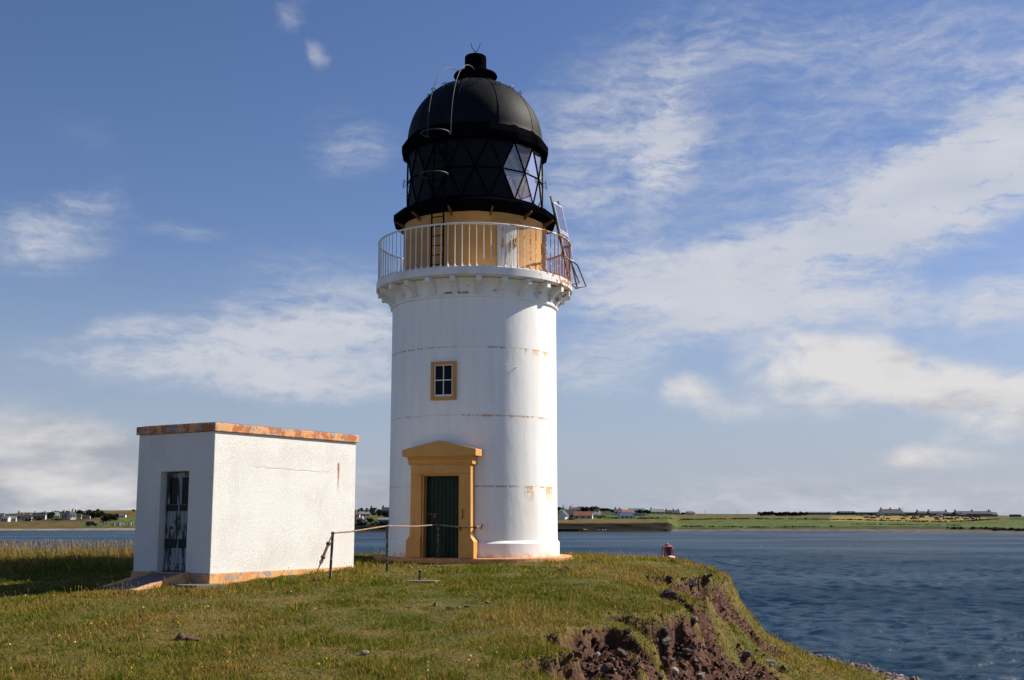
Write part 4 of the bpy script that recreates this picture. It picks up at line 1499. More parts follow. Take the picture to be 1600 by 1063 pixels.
def blades(n, y0, y1, hfun, wfun, tintfun, lean, power=1.0, xlim=0.50, seedhead=False, keep=None):
    Y = y0 * (y1 / y0) ** g.random(n) if power == 1.0 else y0 + (y1 - y0) * g.random(n)
    X = (g.random(n) * 2 - 1) * (Y * xlim + 0.6)
    if keep is not None:
        k = keep(X, Y)
        X, Y = X[k], Y[k]
    Z, so, be, d = height(X, Y)
    k = (so < 0.35 + 0.5 * g.random(len(X)) * (so < 0.85)) & (be < 0.3) & (Z > 0.5) & ~in_hut(X, Y) & ~in_slab(X, Y)
    X, Y, Z, d, so = X[k], Y[k], Z[k], d[k], so[k]
    n = len(X)
    h = hfun(X, Y, d) * (0.55 + 0.9 * g.random(n))
    w = wfun(X, Y) * (0.7 + 0.6 * g.random(n))
    a = g.random(n) * 6.283
    fx, fy = np.cos(a), np.sin(a)
    lx = g.normal(size=n) * lean - 0.10
    ly = g.normal(size=n) * lean
    base = np.stack([X, Y, Z - 0.015], 1)
    sd = np.stack([fx * w, fy * w, np.zeros(n)], 1)
    m1 = base + np.stack([lx * h * 0.35, ly * h * 0.35, h * 0.55], 1)
    tip = base + np.stack([lx * h, ly * h, h * (1 - 0.25 * np.clip(np.hypot(lx, ly), 0, 1.5))], 1)
    tint = tintfun(X, Y, d)
    col = np.concatenate([tint, np.ones((n, 1))], 1)
    if not seedhead:
        V = np.stack([base - sd, base + sd, m1 + sd * 0.7, m1 - sd * 0.7, tip], 1)
        i0 = np.arange(n) * 5
        return V.reshape(-1, 3), np.stack([i0, i0 + 1, i0 + 2, i0 + 3], 1), np.stack([i0 + 3, i0 + 2, i0 + 4], 1), np.repeat(col, 5, 0)
    neck = base + (tip - base) * 0.78
    V = np.stack([base - sd * 0.5, base + sd * 0.5, neck + sd * 0.5, neck - sd * 0.5, neck * 0.5 + tip * 0.5 + sd * 1.7, neck * 0.5 + tip * 0.5 - sd * 1.7, tip], 1)
    i0 = np.arange(n) * 7
    q = np.concatenate([np.stack([i0, i0 + 1, i0 + 2, i0 + 3], 1), np.stack([i0 + 3, i0 + 2, i0 + 4, i0 + 5], 1)])
    return V.reshape(-1, 3), q, np.stack([i0 + 5, i0 + 4, i0 + 6], 1), np.repeat(col, 7, 0)


def patch(X, Y):
    """0 = lush green, 1 = dry straw, varying over the turf"""
    v = fbm(X * 0.8 + 40, Y * 0.45 + 3, 0.55, 4, 0.55)
    v2 = fbm(X + 12, Y * 0.7, 2.3, 3)
    e = sstep(-2.5, 1.2, edge_dist(X, Y))
    return np.clip((v - 0.385) * 2.7 + (v2 - 0.5) * 1.0 + 0.30 * e, 0, 1)


GREEN = np.array([0.112, 0.140, 0.014]); OLIVE = np.array([0.220, 0.172, 0.026]); STRAW = np.array([0.42, 0.285, 0.095]); BROWN = np.array([0.20, 0.108, 0.034])


def tint_short(X, Y, d):
    n = len(X)
    q = np.clip(patch(X, Y) + g.normal(size=n) * 0.22, 0, 1)[:, None]
    c = GREEN * (1 - q) + OLIVE * q
    r = g.random(n)[:, None]
    pd = patch(X, Y)[:, None]
    c = np.where(r < 0.10 + 0.26 * pd, STRAW * (0.6 + 0.5 * g.random((n, 1))), c)
    c = np.where(r > 0.95 - 0.17 * pd, BROWN, c)
    return c * (0.75 + 0.5 * g.random((n, 1)))


def tint_tall(X, Y, d):
    n = len(X)
    return (STRAW * 1.05 * (1 - 0.5 * g.random((n, 1))) + OLIVE * 0.35 * g.random((n, 1)))


left_crest = lambda X, Y: sstep(-5.0, -6.5, X) * sstep(25.5, 28.5, Y)
h_short = lambda X, Y, d: 0.022 + 0.055 * fbm(X + 8, Y + 2, 1.1, 3) ** 2 * 2.2 + 0.05 * sstep(0.58, 0.78, fbm(X + 31, Y * 0.8, 2.6, 2)) + 0.11 * left_crest(X, Y) + 0.02 * sstep(-1, 1, d)
h_tall = lambda X, Y, d: 0.14 + 0.06 * fbm(X, Y, 0.7, 2) + 0.22 * left_crest(X, Y)
w_ = lambda X, Y: 0.0022 + 0.00021 * Y
parts = [blades(270000, 10.6, 24.0, h_short, w_, tint_short, 0.55),
         blades(170000, 20.0, 36.0, h_short, lambda X, Y: 0.003 + 0.00026 * Y, tint_short, 0.5, 2.0),
         blades(17000, 10.6, 36.0, h_tall, lambda X, Y: 0.0011 + 0.00011 * Y, tint_tall, 0.22, seedhead=True, keep=lambda X, Y: g.random(len(X)) < 0.10 + 1.1 * np.clip(patch(X, Y) - 0.25, 0, 1)),
         blades(16000, 26.5, 36.0, h_tall, lambda X, Y: 0.0035 + 0 * Y, tint_tall, 0.22, 2.0, seedhead=True, keep=lambda X, Y: X < -5.2),
         blades(26000, 11.0, 34.0, lambda X, Y, d: 0.13 + 0 * X, w_, lambda X, Y, d: tint_tall(X, Y, d) * 0.8, 0.75, 1.0, keep=lambda X, Y: (edge_dist(X, Y) > -0.6) & (edge_dist(X, Y) < 4.0)),
         blades(60000, 11.0, 34.0, lambda X, Y, d: 0.15 + 0 * X, w_, lambda X, Y, d: np.where(g.random((len(X), 1)) < 0.5, tint_short(X, Y, d), BROWN * 0.9), 0.95, 1.0, keep=lambda X, Y: (lambda so: (so > 0.01) & (so < 0.6))(height(X, Y)[1]))]
VV, QQ, TT, CC, off = [], [], [], [], 0
for V, q, t_, c in parts:
    VV.append(V); QQ.append(q + off); TT.append(t_ + off); CC.append(c)
    off += len(V)
grass = np_mesh('grass', np.concatenate(VV), np.concatenate(QQ), np.concatenate(TT), M_grass, False, {'tint': np.concatenate(CC)})
tag(grass, 'rough summer turf of green and straw coloured grass over the headland', 'grass', kind='stuff')

# yellow flowers dotted about
M_yel = plain('yellow petals', (0.75, 0.42, 0.01), 0.6, 0.1)
M_wht = plain('white petals', (0.7, 0.7, 0.62), 0.6, 0.1)
M_stem = plain('green stem', (0.07, 0.11, 0.02), 0.7, 0.2)


def make_flower(m, rad):
    b = MB()
    vs = [(0, 0, 0.0)]
    for k in range(10):
        t_ = 2 * math.pi * k / 10
        rr = rad * (1.0 if k % 2 == 0 else 0.75)
        vs.append((rr * math.cos(t_), rr * math.sin(t_), 0.008))
    b.add(vs, [(0, 1 + k, 1 + (k + 1) % 10) for k in range(10)])
    b.lathe([(0.001, -0.012), (rad * 0.5, -0.008), (rad * 0.55, 0.010), (0.001, 0.016)], 8)
    return b


ym = None
FL = [(205, 1055), (315, 1055), (498, 1050), (93, 1003), (117, 1013), (290, 985), (278, 981), (165, 985), (142, 983), (245, 995), (258, 952), (224, 957), (50, 940), (84, 937), (15, 1017), (17, 1056), (395, 1035), (355, 1045), (330, 940),
      (482, 1015), (510, 1040), (517, 1040), (668, 1046), (682, 1026), (750, 1022), (776, 1030), (732, 1043), (746, 1051), (815, 1035), (833, 1050), (617, 1056), (478, 958), (455, 955), (492, 959), (536, 944), (1017, 1003), (1098, 900), (870, 903), (945, 858 + 25), (960, 1058), (1122, 976), (1135, 980), (585, 890), (664, 897)]
for k, (px, y) in enumerate(FL):
    p = on_ground(px, y + 2)
    if ym is None:
        ym = make_flower(M_yel, 0.018)
        o = ym.build('yellow_flower', M_yel)
        fsrc = o
    else:
        o = fsrc.copy()
        COL.objects.link(o)
    o.location = p + Vector((0, -0.02, 0.085))
    o.rotation_euler = (0.55 + random.random() * 0.4, random.uniform(-0.3, 0.3), random.random() * 6)
    tag(o, 'small yellow wildflower dotted in the turf of the headland', 'flower', 'yellow wildflowers in the turf')
wsrc = None
for (px, y) in [(455, 930), (355, 932), (325, 955), (865, 928), (40, 936), (735, 1036), (668, 1058), (570, 943)]:
    if wsrc is None:
        o = wsrc = make_flower(M_wht, 0.015).build('white_flower', M_wht)
    else:
        o = wsrc.copy()
        COL.objects.link(o)
    o.location = on_ground(px, y + 2) + Vector((0, -0.02, 0.08))
    o.rotation_euler = (0.7, 0.1, random.random() * 6)
    tag(o, 'small white wildflower dotted in the turf of the headland', 'flower', 'white wildflowers in the turf')


# ------------------------------------------------------------------ the far shore: fields, beaches and hills across the bay
# stations along the bay: photograph column, then (row, distance) of waterline, beach head, bank top, field edge, upper field edge, skyline
SAND, PINK, ROCK = (.26, .215, .17), (.12, .088, .082), (.028, .022, .018)
BANKC, GRN, DGRN, BRN, YEL, OLV = (.011, .0095, .006), (.078, .105, .022), (.046, .058, .018), (.120, .085, .030), (.27, .20, .065), (.100, .092, .026)  # BANKC is dark brown, darkened further to hold the shade on the bank face
KEYS = [(-900, [(829, 500), (826.5, 512), (824.5, 520), (814, 640), (807, 700), (804, 780)], [SAND, OLV, BRN, DGRN, DGRN]),
        (0, [(829.2, 517), (826.2, 528), (824.8, 535), (814.5, 640), (807, 700), (804, 780)], [SAND, OLV, BRN, DGRN, DGRN]),
        (110, [(828.6, 522), (825.8, 534), (824.2, 540), (812.5, 640), (806, 700), (800, 780)], [SAND, OLV, BRN, DGRN, DGRN]),
        (150, [(828.3, 524), (825.5, 536), (822.5, 545), (815, 600), (808, 690), (798.5, 790)], [SAND, OLV, GRN, BRN, BRN]),
        (215, [(828, 527), (825.3, 538), (822, 548), (808, 640), (803, 700), (797.5, 800)], [SAND, OLV, GRN, BRN, BRN]),
        (420, [(829, 490), (827, 500), (822, 510), (811, 600), (805, 680), (798, 780)], [PINK, OLV, DGRN, OLV, DGRN]),
        (545, [(832, 442), (829.5, 447), (820, 455), (812, 520), (804, 610), (798, 720)], [ROCK, BANKC, DGRN, OLV, DGRN]),
        (615, [(832, 442), (829.5, 447), (819, 455), (811, 520), (804, 610), (797, 720)], [ROCK, BANKC, DGRN, OLV, DGRN]),
        (860, [(831.7, 446), (830, 449), (817.5, 457), (811.5, 510), (805, 640), (799, 760)], [ROCK, BANKC, BRN, GRN, DGRN]),
        (985, [(831.5, 446), (829.8, 449), (816.8, 457), (812, 510), (805, 640), (799.5, 760)], [ROCK, BANKC, BRN, GRN, DGRN]),
        (1046, [(831.3, 447), (829.6, 450), (816, 458), (812, 520), (806, 650), (803, 780)], [ROCK, BANKC, OLV, GRN, OLV]),
        (1057, [(829.6, 490), (827, 500), (824, 508), (813, 600), (808, 680), (803.5, 790)], [PINK, DGRN, GRN, OLV, OLV]),
        (1180, [(829.8, 488), (826.2, 503), (824.8, 509), (811.5, 640), (807, 720), (804, 820)], [PINK, DGRN, GRN, OLV, OLV]),
        (1262, [(830.2, 480), (826.2, 498), (824.2, 506), (812, 640), (806.5, 720), (803, 830)], [PINK, DGRN, GRN, OLV, OLV]),
        (1335, [(830.7, 470), (826.5, 490), (822, 506), (814, 600), (805.5, 720), (803, 840)], [PINK, DGRN, GRN, YEL, OLV]),
        (1450, [(831.5, 450), (827, 472), (822, 490), (815.6, 570), (805.8, 710), (803.5, 840)], [PINK, DGRN, GRN, YEL, OLV]),
        (1535, [(833, 425), (828.5, 448), (824, 465), (813, 600), (809, 690), (805.5, 840)], [PINK, DGRN, GRN, YEL, OLV]),
        (1552, [(833.3, 420), (829, 442), (824, 460), (812, 600), (809, 690), (806, 840)], [PINK, DGRN, GRN, OLV, OLV]),
        (1600, [(834.5, 388), (831.3, 405), (826, 425), (811.5, 600), (808.5, 700), (807, 840)], [PINK, DGRN, GRN, DGRN, OLV]),
        (2600, [(836, 360), (833, 375), (827, 400), (812, 600), (808.5, 700), (806, 840)], [PINK, DGRN, GRN, DGRN, OLV])]
KP = np.array([k[0] for k in KEYS], float)
KR = np.array([k[1] for k in KEYS], float)              # station, row, (y, Y)
KC = np.array([k[2] for k in KEYS], float)              # station, band, rgb


def col_rows(px):
    return [(np.interp(px, KP, KR[:, r, 0]), np.interp(px, KP, KR[:, r, 1])) for r in range(6)]


def shore_at(px, y):
    """point on the far shore seen at photograph column px, row y"""
    rows = col_rows(px)
    ys, Ys = [r[0] for r in rows][::-1], [r[1] for r in rows][::-1]
    return at(px, y, float(np.interp(y, ys, Ys)))


SUBR = 7
pxs = np.arange(-900, 2601, 4.0)
lv, lc = [], []
lrng = np.random.default_rng(5)
for px in pxs:
    rows = col_rows(px)
    bi = np.clip(np.searchsorted(KP, px) - 1, 0, len(KP) - 2)
    if px - KP[bi] > (KP[bi + 1] - KP[bi]) * 0.5:
        bi += 1
    seq, cols = [], []
    p0_ = at(px, rows[0][0], rows[0][1])
    seq.append(Vector((p0_.x * 0.985, p0_.y * 0.985, -1.2)))
    cols.append(KC[bi, 0] * 0.6)
    for r in range(5):
        for q in range(SUBR):
            t_ = q / SUBR
            y_ = rows[r][0] * (1 - t_) + rows[r + 1][0] * t_
            Y_ = rows[r][1] * (1 - t_) + rows[r + 1][1] * t_
            P_ = at(px, y_, Y_)
            if r == 1 or (r == 0 and q > 0):
                P_.z += 0.35 * (vnoise(np.array(P_.x * 0.21), np.array(P_.y * 0.4)) - 0.5)
                P_.y += 3.0 * (vnoise(np.array(P_.x * 0.12), np.array(P_.z)) - 0.5)
            seq.append(P_)
            cols.append(KC[bi, r])
    P_ = at(px, rows[5][0], rows[5][1])
    P_.z += 0.5 * vnoise(np.array(P_.x * 0.02), np.array(3.0))
    seq.append(P_)
    cols.append(KC[bi, 4])
    for k_, dzz in ((1.15, -3.0), (1.8, -14.0), (6.0, -20.0)):
        seq.append(Vector((P_.x * k_, P_.y * k_, P_.z + dzz)))
        cols.append(KC[bi, 4])
    lv.append(seq)
    lc.append(cols)
nrow = len(lv[0])
LV = np.array([[tuple(v) for v in s_] for s_ in lv])
LC = np.array(lc, float)
LC = LC * (0.8 + 0.4 * fbm(LV[..., 0], LV[..., 1], 0.03, 3)[..., None]) * (0.88 + 0.24 * lrng.random(LC.shape[:2]))[..., None]
nc = len(pxs)
i0 = (np.arange(nc - 1)[:, None] * nrow + np.arange(nrow - 1)[None, :]).ravel()


def b_shore(t, p):
    v = t.n('ShaderNodeAttribute', attribute_name='tint').outputs['Color']
    g_ = t.n('ShaderNodeNewGeometry').outputs['Position']
    n1 = t.noise(t.mapping(g_, scale=(0.25, 0.06, 0.8)), 1.0, 6.0, 0.7)
    t.set(p.inputs['Base Color'], t.mix(t.smooth(n1, 0.40, 0.72), v, t.mix(1.0, v, (0.5, 0.5, 0.45), 'MULTIPLY')))
    p.inputs['Roughness'].default_value = 0.95
    p.inputs['Specular IOR Level'].default_value = 0.1
    t.set(p.inputs['Normal'], t.bump(t.noise(g_, 0.9, 4.0, 0.7), 0.7, 0.5))


M_shore = mat('far shore', b_shore)
far = np_mesh('far_shore', LV.reshape(-1, 3), np.stack([i0, i0 + nrow, i0 + nrow + 1, i0 + 1], 1), None, M_shore, True, {'tint': np.concatenate([LC.reshape(-1, 3), np.ones((nc * nrow, 1))], 1)})
tag(far, 'far shore of the bay with beaches, low banks and green, brown and yellow fields', 'shore', kind='structure')

# houses across the water
_hm = {}


def hmat(c, rough=0.85):
    if c not in _hm:
        _hm[c] = plain('house paint', c, rough, 0.15, 0.4)
    return _hm[c]


PALE, CREAM, WHT, GREY, DSL, SLATE, BROOF, REDR, ORR, TEAL, BLUE = (.52, .50, .47), (.60, .52, .42), (.72, .72, .70), (.17, .17, .18), (.020, .021, .028), (.05, .05, .062), (.10, .055, .042), (.22, .07, .042), (.26, .11, .06), (.04, .10, .11), (.06, .085, .15)
M_far_glass = plain('far window glass', (0.02, 0.022, 0.03), 0.15, 0.1)


def house(name, px0, px1, yb, ye, yr, wall, roof, label, cat='house', yaw=12.0, chim=1, deep=None, wins=3, skylit=False):
    """gabled building: photograph columns px0-px1, base, eaves and ridge rows; yaw > 0 shows its right-hand gable"""
    pc = (px0 + px1) / 2
    P = shore_at(pc, yb)
    s = P.y / FPX
    L = (px1 - px0) * s
    he, hr = max(1.2, (yb - ye) * s), (yb - yr) * s
    D = deep or min(7.5, max(3.2, L * 0.6))
    a = R(yaw)
    L = max(2.5, (L - D * abs(math.sin(a))) / math.cos(a)) if D * abs(math.sin(a)) < L * 0.8 else L * 0.6
    ro = empty(name, P, a)
    tag(ro, label, cat)
    b = MB()
    x, y = L / 2, D / 2
    b.add([(-x, -y, -1.5), (x, -y, -1.5), (x, y, -1.5), (-x, y, -1.5), (-x, -y, he), (x, -y, he), (x, y, he), (-x, y, he), (-x, 0, hr), (x, 0, hr)],
          [(0, 1, 5, 4), (1, 2, 6, 9, 5), (2, 3, 7, 6), (3, 0, 4, 8, 7), (4, 5, 9, 8), (6, 7, 8, 9)])
    b.build('wall', hmat(wall), ro)
    b = MB()
    o_, t_ = 0.35, 0.22
    sl2 = (hr - he) / y
    b.prism([(-y - o_, he - o_ * sl2 + 0.05), (0, hr + 0.05), (y + o_, he - o_ * sl2 + 0.05), (y + o_, he - o_ * sl2 + t_ + 0.05), (0, hr + t_ + 0.05), (-y - o_, he - o_ * sl2 + t_ + 0.05)], (0, 1, 0), (0, 0, 1), (1, 0, 0), (0, 0, 0), -x - 0.12, x + 0.12)
    rf = b.build('roof', hmat(roof), ro)
    for k in range(chim):
        cx = (-x + 0.6) if k == 0 else (x - 0.6) if k == 1 else 0.0
        b = MB()
        b.box((cx, 0, hr + 0.45), (0.8, 0.6, 1.2))
        b.box((cx, 0, hr + 1.17), (0.55, 0.4, 0.24))
        b.build('chimney', hmat(wall if wall != WHT else PALE), rf)
    for k in range(wins):
        wx = -x + L * (k + 0.5) / wins
        b = MB()
        hw = min(1.2, he * 0.45)
        b.box((wx, -y - 0.02, he * 0.52), (min(1.1, L / wins * 0.5), 0.08, hw))
        b.build('window', M_far_glass, ro)
    return ro


HOUSES = [
    (-6, 7, 812, 806, 803, PALE, SLATE, 'pale house with grey roof at the left edge of the far village', 14, 1),
    (3, 16, 815.5, 810.5, 807, PALE, GREY, 'grey roofed pale house lowest at the left end of the far village', -10, 0),
    (16, 26, 815, 811, 807.5, PALE, GREY, 'small pale cottage just left of the brown roofed house in the far village', 14, 0),
    (27, 48, 811.5, 807, 802, PALE, BROOF, 'house with a reddish brown roof in the left far village', 10, 1),
    (33, 50, 814, 809.5, 805.5, CREAM, DSL, 'long dark roofed house with cream gable in front of the brown roofed one', 16, 1),
    (52, 72, 812, 807, 802.5, PALE, DSL, 'long black roofed house in the middle of the left far village', 12, 2),
    (80, 93, 810.5, 806, 801.5, PALE, GREY, 'pale gabled house between trees in the left far village', 40, 1),
    (98, 109, 812, 805.5, 801, PALE, SLATE, 'grey house against the left side of the bright white gable', 0, 1),
    (105, 118, 812, 805, 799.5, CREAM, SLATE, 'tall house with a bright whitish gable catching the sun, left far village', 55, 2),
    (117, 128, 811, 807, 803.5, PALE, DSL, 'dark roofed house right of the bright white gable', 10, 0),
    (128, 141, 811.5, 808.8, 806.5, CREAM, DSL, 'low dark roofed bungalow with lit right end below the trees', 10, 0),
    (186, 197, 809, 807, 805.3, WHT, PALE, 'low white shed at the top of the green slope behind the hut', 8, 0),
    (555, 561, 809, 805.5, 803, CREAM, BROOF, 'small pinkish house beside the right edge of the hut', 0, 1),
    (559, 578, 807.5, 805, 800.5, WHT, GREY, 'long white cottage with bright gable between the hut and the lighthouse', 14, 2),
    (577, 590, 803, 799, 794.5, GREY, DSL, 'dark tall house behind the white cottage between hut and lighthouse', -20, 1),
    (596, 612, 802, 798, 793.8, GREY, DSL, 'dark roofed house highest up beside the lighthouse left wall', 12, 1),
    (553, 564, 819, 814.5, 811.5, GREY, DSL, 'dark roofed house near the water at the right edge of the hut', 0, 1),
    (562, 570, 819, 815.5, 811.8, CREAM, SLATE, 'tiny white gabled cottage close to the water between hut and lighthouse', 62, 1),
    (589, 612, 817.5, 815, 810.5, PALE, GREY, 'broad grey roofed bungalow close to the water by the lighthouse', 10, 0),
    (871, 889, 811.5, 805.5, 798.8, WHT, SLATE, 'white gabled house right beside the lighthouse wall', 78, 0),
    (884, 901, 809.5, 804, 797.8, GREY, SLATE, 'grey roofed wing behind the white gabled house', 8, 0),
    (896, 927, 810.8, 806.3, 800.5, CREAM, REDR, 'long barn with a red roof', -8, 0),
    (923, 934, 809, 805, 801, PALE, GREY, 'pale grey lean roofed shed at the right end of the red barn', 5, 0),
    (877, 887, 799.5, 796, 792.3, WHT, GREY, 'small white gabled house up behind the lighthouse right wall', 40, 1),
    (889, 909, 799.5, 797.2, 793.6, PALE, BROOF, 'brown roofed house in front of the tall trees right of the lighthouse', 6, 1),
    (929, 939, 804, 800.5, 797.3, GREY, SLATE, 'small grey gabled house among bushes right of the red barn', -35, 0),
    (959, 973, 804, 800, 796.3, PALE, BROOF, 'brown roofed cottage left of the orange roofed house', 10, 1),
    (965, 991, 806, 802, 797.3, WHT, ORR, 'white house with an orange roof', 10, 1),
    (967, 989, 811, 806.8, 801, WHT, BLUE, 'white house with a slate blue roof below the orange roofed one', 8, 1),
    (982, 1007, 801.5, 798.5, 795.4, GREY, TEAL, 'large shed with a teal green roof', 4, 0),
    (991, 1007, 806.5, 804.6, 803, PALE, PALE, 'low pale shed right of the slate blue roofed house', 4, 0),
    (1015, 1038, 803.5, 800.3, 796.3, CREAM, GREY, 'pale house with a wide grey roof on the far rise', 8, 1),
    (1039, 1050, 804, 801.2, 798, PALE, DSL, 'dark roofed house, left one of the pair on the far rise', 8, 1),
    (1050, 1062, 804.5, 801.4, 798.2, CREAM, SLATE, 'grey roofed house, right one of the pair on the far rise', 10, 2),
    (1071, 1086, 805, 802.6, 799.8, WHT, BROOF, 'white gabled bungalow at the right end of the far village', 30, 0),
    (1260, 1298, 804.5, 802.6, 800.3, GREY, GREY, 'long grey farm shed right of the dark tree belt', 3, 0),
    (1297, 1311, 804.5, 803, 801.8, WHT, PALE, 'low white shed between the two farm sheds', 3, 0),
    (1309, 1336, 804.5, 802, 799.6, SLATE, DSL, 'dark farm barn on the skyline', 5, 0),
    (1334, 1372, 804.5, 803, 800.7, GREY, GREY, 'long pale grey shed left of the big black roofed building', 2, 0),
    (1373, 1410, 805.5, 802.5, 796.6, WHT, DSL, 'big building with a steep black roof and white gable on the skyline', 10, 3),
    (1410, 1432, 805.5, 803.5, 801, GREY, SLATE, 'low grey row right of the big black roofed building', 3, 0),
    (1431, 1447, 805.8, 803, 800, GREY, DSL, 'small dark roofed house in the skyline row above the yellow field', 8, 1),
    (1448, 1481, 806, 803, 799.8, GREY, DSL, 'long dark roofed terrace above the middle of the yellow field', 6, 2),
    (1464, 1472, 806.5, 804.5, 801.8, WHT, SLATE, 'small white gable in front of the long dark terrace', 60, 0),
    (1478, 1490, 806, 804, 801.4, WHT, DSL, 'small house with white end between the two dark terraces', 25, 0),
    (1490, 1548, 807, 803.5, 799.6, GREY, DSL, 'longest dark roofed terrace on the skyline at the right', 5, 3),
    (1499, 1508, 807, 804.8, 801.6, WHT, SLATE, 'white gabled porch house in front of the longest terrace', 60, 0),
    (1545, 1558, 807.5, 804.5, 801.2, GREY, SLATE, 'grey house at the right end of the longest terrace', 12, 1),
    (1579, 1594, 808, 806.6, 804.6, GREY, DSL, 'small dark shed alone near the right edge of the skyline', 4, 0)]
for h in HOUSES:
    nm = 'barn' if 'barn' in h[7] else 'shed' if 'shed' in h[7] else 'house'
    house(nm, *h[:8], cat=nm, yaw=h[8], chim=h[9])

# trees and bushes across the water
M_leaf = [plain('far foliage', c, 0.9, 0.45, 0.5, spec=0.1) for c in ((0.032, 0.046, 0.018), (0.046, 0.062, 0.022), (0.028, 0.038, 0.022))]
M_bark = plain('far bark', (0.07, 0.05, 0.035), 0.9, 0.3)
trng = np.random.default_rng(8)


def tree(px, yb, w, yt, label, name='tree', cat='tree', mi=0, group=None, conifer=False):
    P = shore_at(px, yb)
    s = P.y / FPX
    rw, h = w * s / 2, (yb - yt) * s
    ro = empty(name, P)
    tag(ro, label, cat, group)
    n = 420
    d = trng.normal(size=(n, 3))
    d /= np.linalg.norm(d, axis=1)[:, None]
    lob = trng.normal(size=(6, 3)) * np.array([0.42, 0.3, 0.28])
    lob[:, 2] += 0.05
    c = lob[trng.integers(0, 6, n)]
    pos = c + d * (0.42 + 0.28 * trng.random((n, 1)))
    if conifer:
        pos[:, :2] *= np.clip(1.15 - (pos[:, 2:3] + 1) * 0.5, 0.15, 1)
    pos = pos * np.array([rw, min(rw, 4.0), h * 0.45]) + np.array([0, 0, h * 0.54])
    sz = (0.10 + 0.12 * trng.random((n, 1))) * min(rw, h) * 0.9
    u = trng.normal(size=(n, 3)); u /= np.linalg.norm(u, axis=1)[:, None]
    v = np.cross(u, trng.normal(size=(n, 3))); v /= np.linalg.norm(v, axis=1)[:, None] + 1e-6
    V = np.stack([pos - u * sz - v * sz * 0.7, pos + u * sz - v * sz * 0.5, pos + u * sz * 0.8 + v * sz, pos - u * sz * 0.6 + v * sz * 0.8], 1).reshape(-1, 3)
    V[:, 2] = np.maximum(V[:, 2], -0.3)
    i_ = np.arange(n) * 4
    o = np_mesh('crown', V, np.stack([i_, i_ + 1, i_ + 2, i_ + 3], 1), None, M_leaf[mi])
    o.parent = ro
    b = MB()
    b.tube([(0, 0, -0.5), (0.05 * rw, 0, h * 0.3), (-0.04 * rw, 0, h * 0.7)], [0.06 * h, 0.045 * h, 0.02 * h], 6)
    b.tube([(0.03 * rw, 0, h * 0.3), (0.35 * rw, 0, h * 0.62)], [0.03 * h, 0.012 * h], 5)
    b.tube([(0.03 * rw, 0, h * 0.36), (-0.35 * rw, 0.1, h * 0.66)], [0.03 * h, 0.012 * h], 5)
    b.build('trunk', M_bark, ro)
    return ro


TREES = [(78, 811, 13, 801.5, 'round dark tree left of the pale gabled house in the left far village', 0), (87, 803, 10, 798.8, 'small dark tree behind the pale gabled house', 2), (103, 802, 12, 798, 'low dark tree behind the grey house by the bright gable', 0),
         (115, 803, 5, 795, 'slim dark tree rising above the bright white gable', 2), (124, 804, 10, 797.5, 'bushy tree right of the slim dark one', 0), (136, 808, 14, 797.3, 'large green tree, left of the big clump behind the low bungalow', 1),
         (147, 810, 18, 797, 'tallest rounded green tree of the clump behind the low bungalow', 1), (157, 811, 13, 800.5, 'right end tree of the big green clump', 0), (166, 817, 14, 804.5, 'dark bush at the left end of the dark thicket above the graveyard', 2),
         (175, 814, 14, 802.5, 'largest dark bush of the thicket above the graveyard', 2), (183, 809, 9, 803.5, 'small dark bush at the right end of the thicket', 2), (193, 806, 8, 803.2, 'dark shrub behind the low white shed', 2),
         (208, 800, 5, 796, 'tiny dark tree on the skyline at the edge of the hut', 2), (62, 813, 12, 808.5, 'low dark hedge bush in front of the black roofed house', 2), (90, 814, 16, 810, 'low dark bush below the pale gabled house', 2), (45, 815, 9, 811, 'low bush by the cream gable', 0),
         (564, 801, 9, 794.6, 'round tree at the left between hut and lighthouse', 0), (573.5, 800, 6, 794.8, 'small dark round tree behind the white cottage', 2), (592, 808, 11, 796.3, 'dark tree left of the darkest house by the lighthouse', 2), (602, 808.5, 14, 799.5, 'broad dark tree beside the lighthouse left wall', 2),
         (577, 816, 12, 809.8, 'dark bush in the middle between hut and lighthouse', 2), (584, 806, 8, 801, 'green bush right of the white cottage', 1), (558, 815, 7, 810, 'green bush by the right edge of the hut', 0),
         (873, 799, 8, 793, 'dark tree touching the lighthouse right wall', 0), (905, 795, 10, 791.8, 'low tree behind the brown roofed house', 2), (914, 801, 12, 792, 'dark tree, left of the tall group behind the red barn', 0), (922, 800, 11, 791, 'tallest dark tree behind the red barn', 2),
         (930, 800, 10, 791.3, 'dark tree, right of the tall group behind the red barn', 0), (940, 799, 10, 794.2, 'low tree on the ridge right of the tall group', 2), (950, 799.5, 12, 795, 'low round tree on the ridge left of the brown roofed cottage', 0), (957, 801, 7, 796.3, 'small bush next to the brown roofed cottage', 2),
         (1001, 804, 9, 797.5, 'dark bush in front of the teal roofed shed', 2), (1011, 803.5, 10, 796.3, 'dark tree left of the wide grey roofed house', 0), (1031, 803.5, 6, 795.2, 'small dark tree in front of the wide grey roof', 2), (1068, 804.5, 7, 801, 'small dark bush left of the white bungalow', 2),
         (893, 812.5, 14, 809.5, 'low hedge bush in front of the red roofed barn', 2), (942, 809, 12, 806, 'low bush right of the red barn', 0), (1361, 805.8, 6, 802.5, 'dark bush left of the big black roofed building', 2)]
for (px, yb, w, yt, lab, mi) in TREES:
    tree(px, yb, w, yt, lab, 'bush' if 'bush' in lab or 'shrub' in lab else 'tree', 'bush' if 'bush' in lab or 'shrub' in lab else 'tree', mi)
for k in range(13):
    tree(1189 + 5.6 * k, 806.3 + 0.02 * k, 8.5, 800.0 + 0.9 * trng.random() - (1.0 if k == 0 else 0), 'dark tree in the dense shelter belt on the skyline left of the farm sheds', 'tree', 'tree', 2, 'trees of the dark shelter belt')


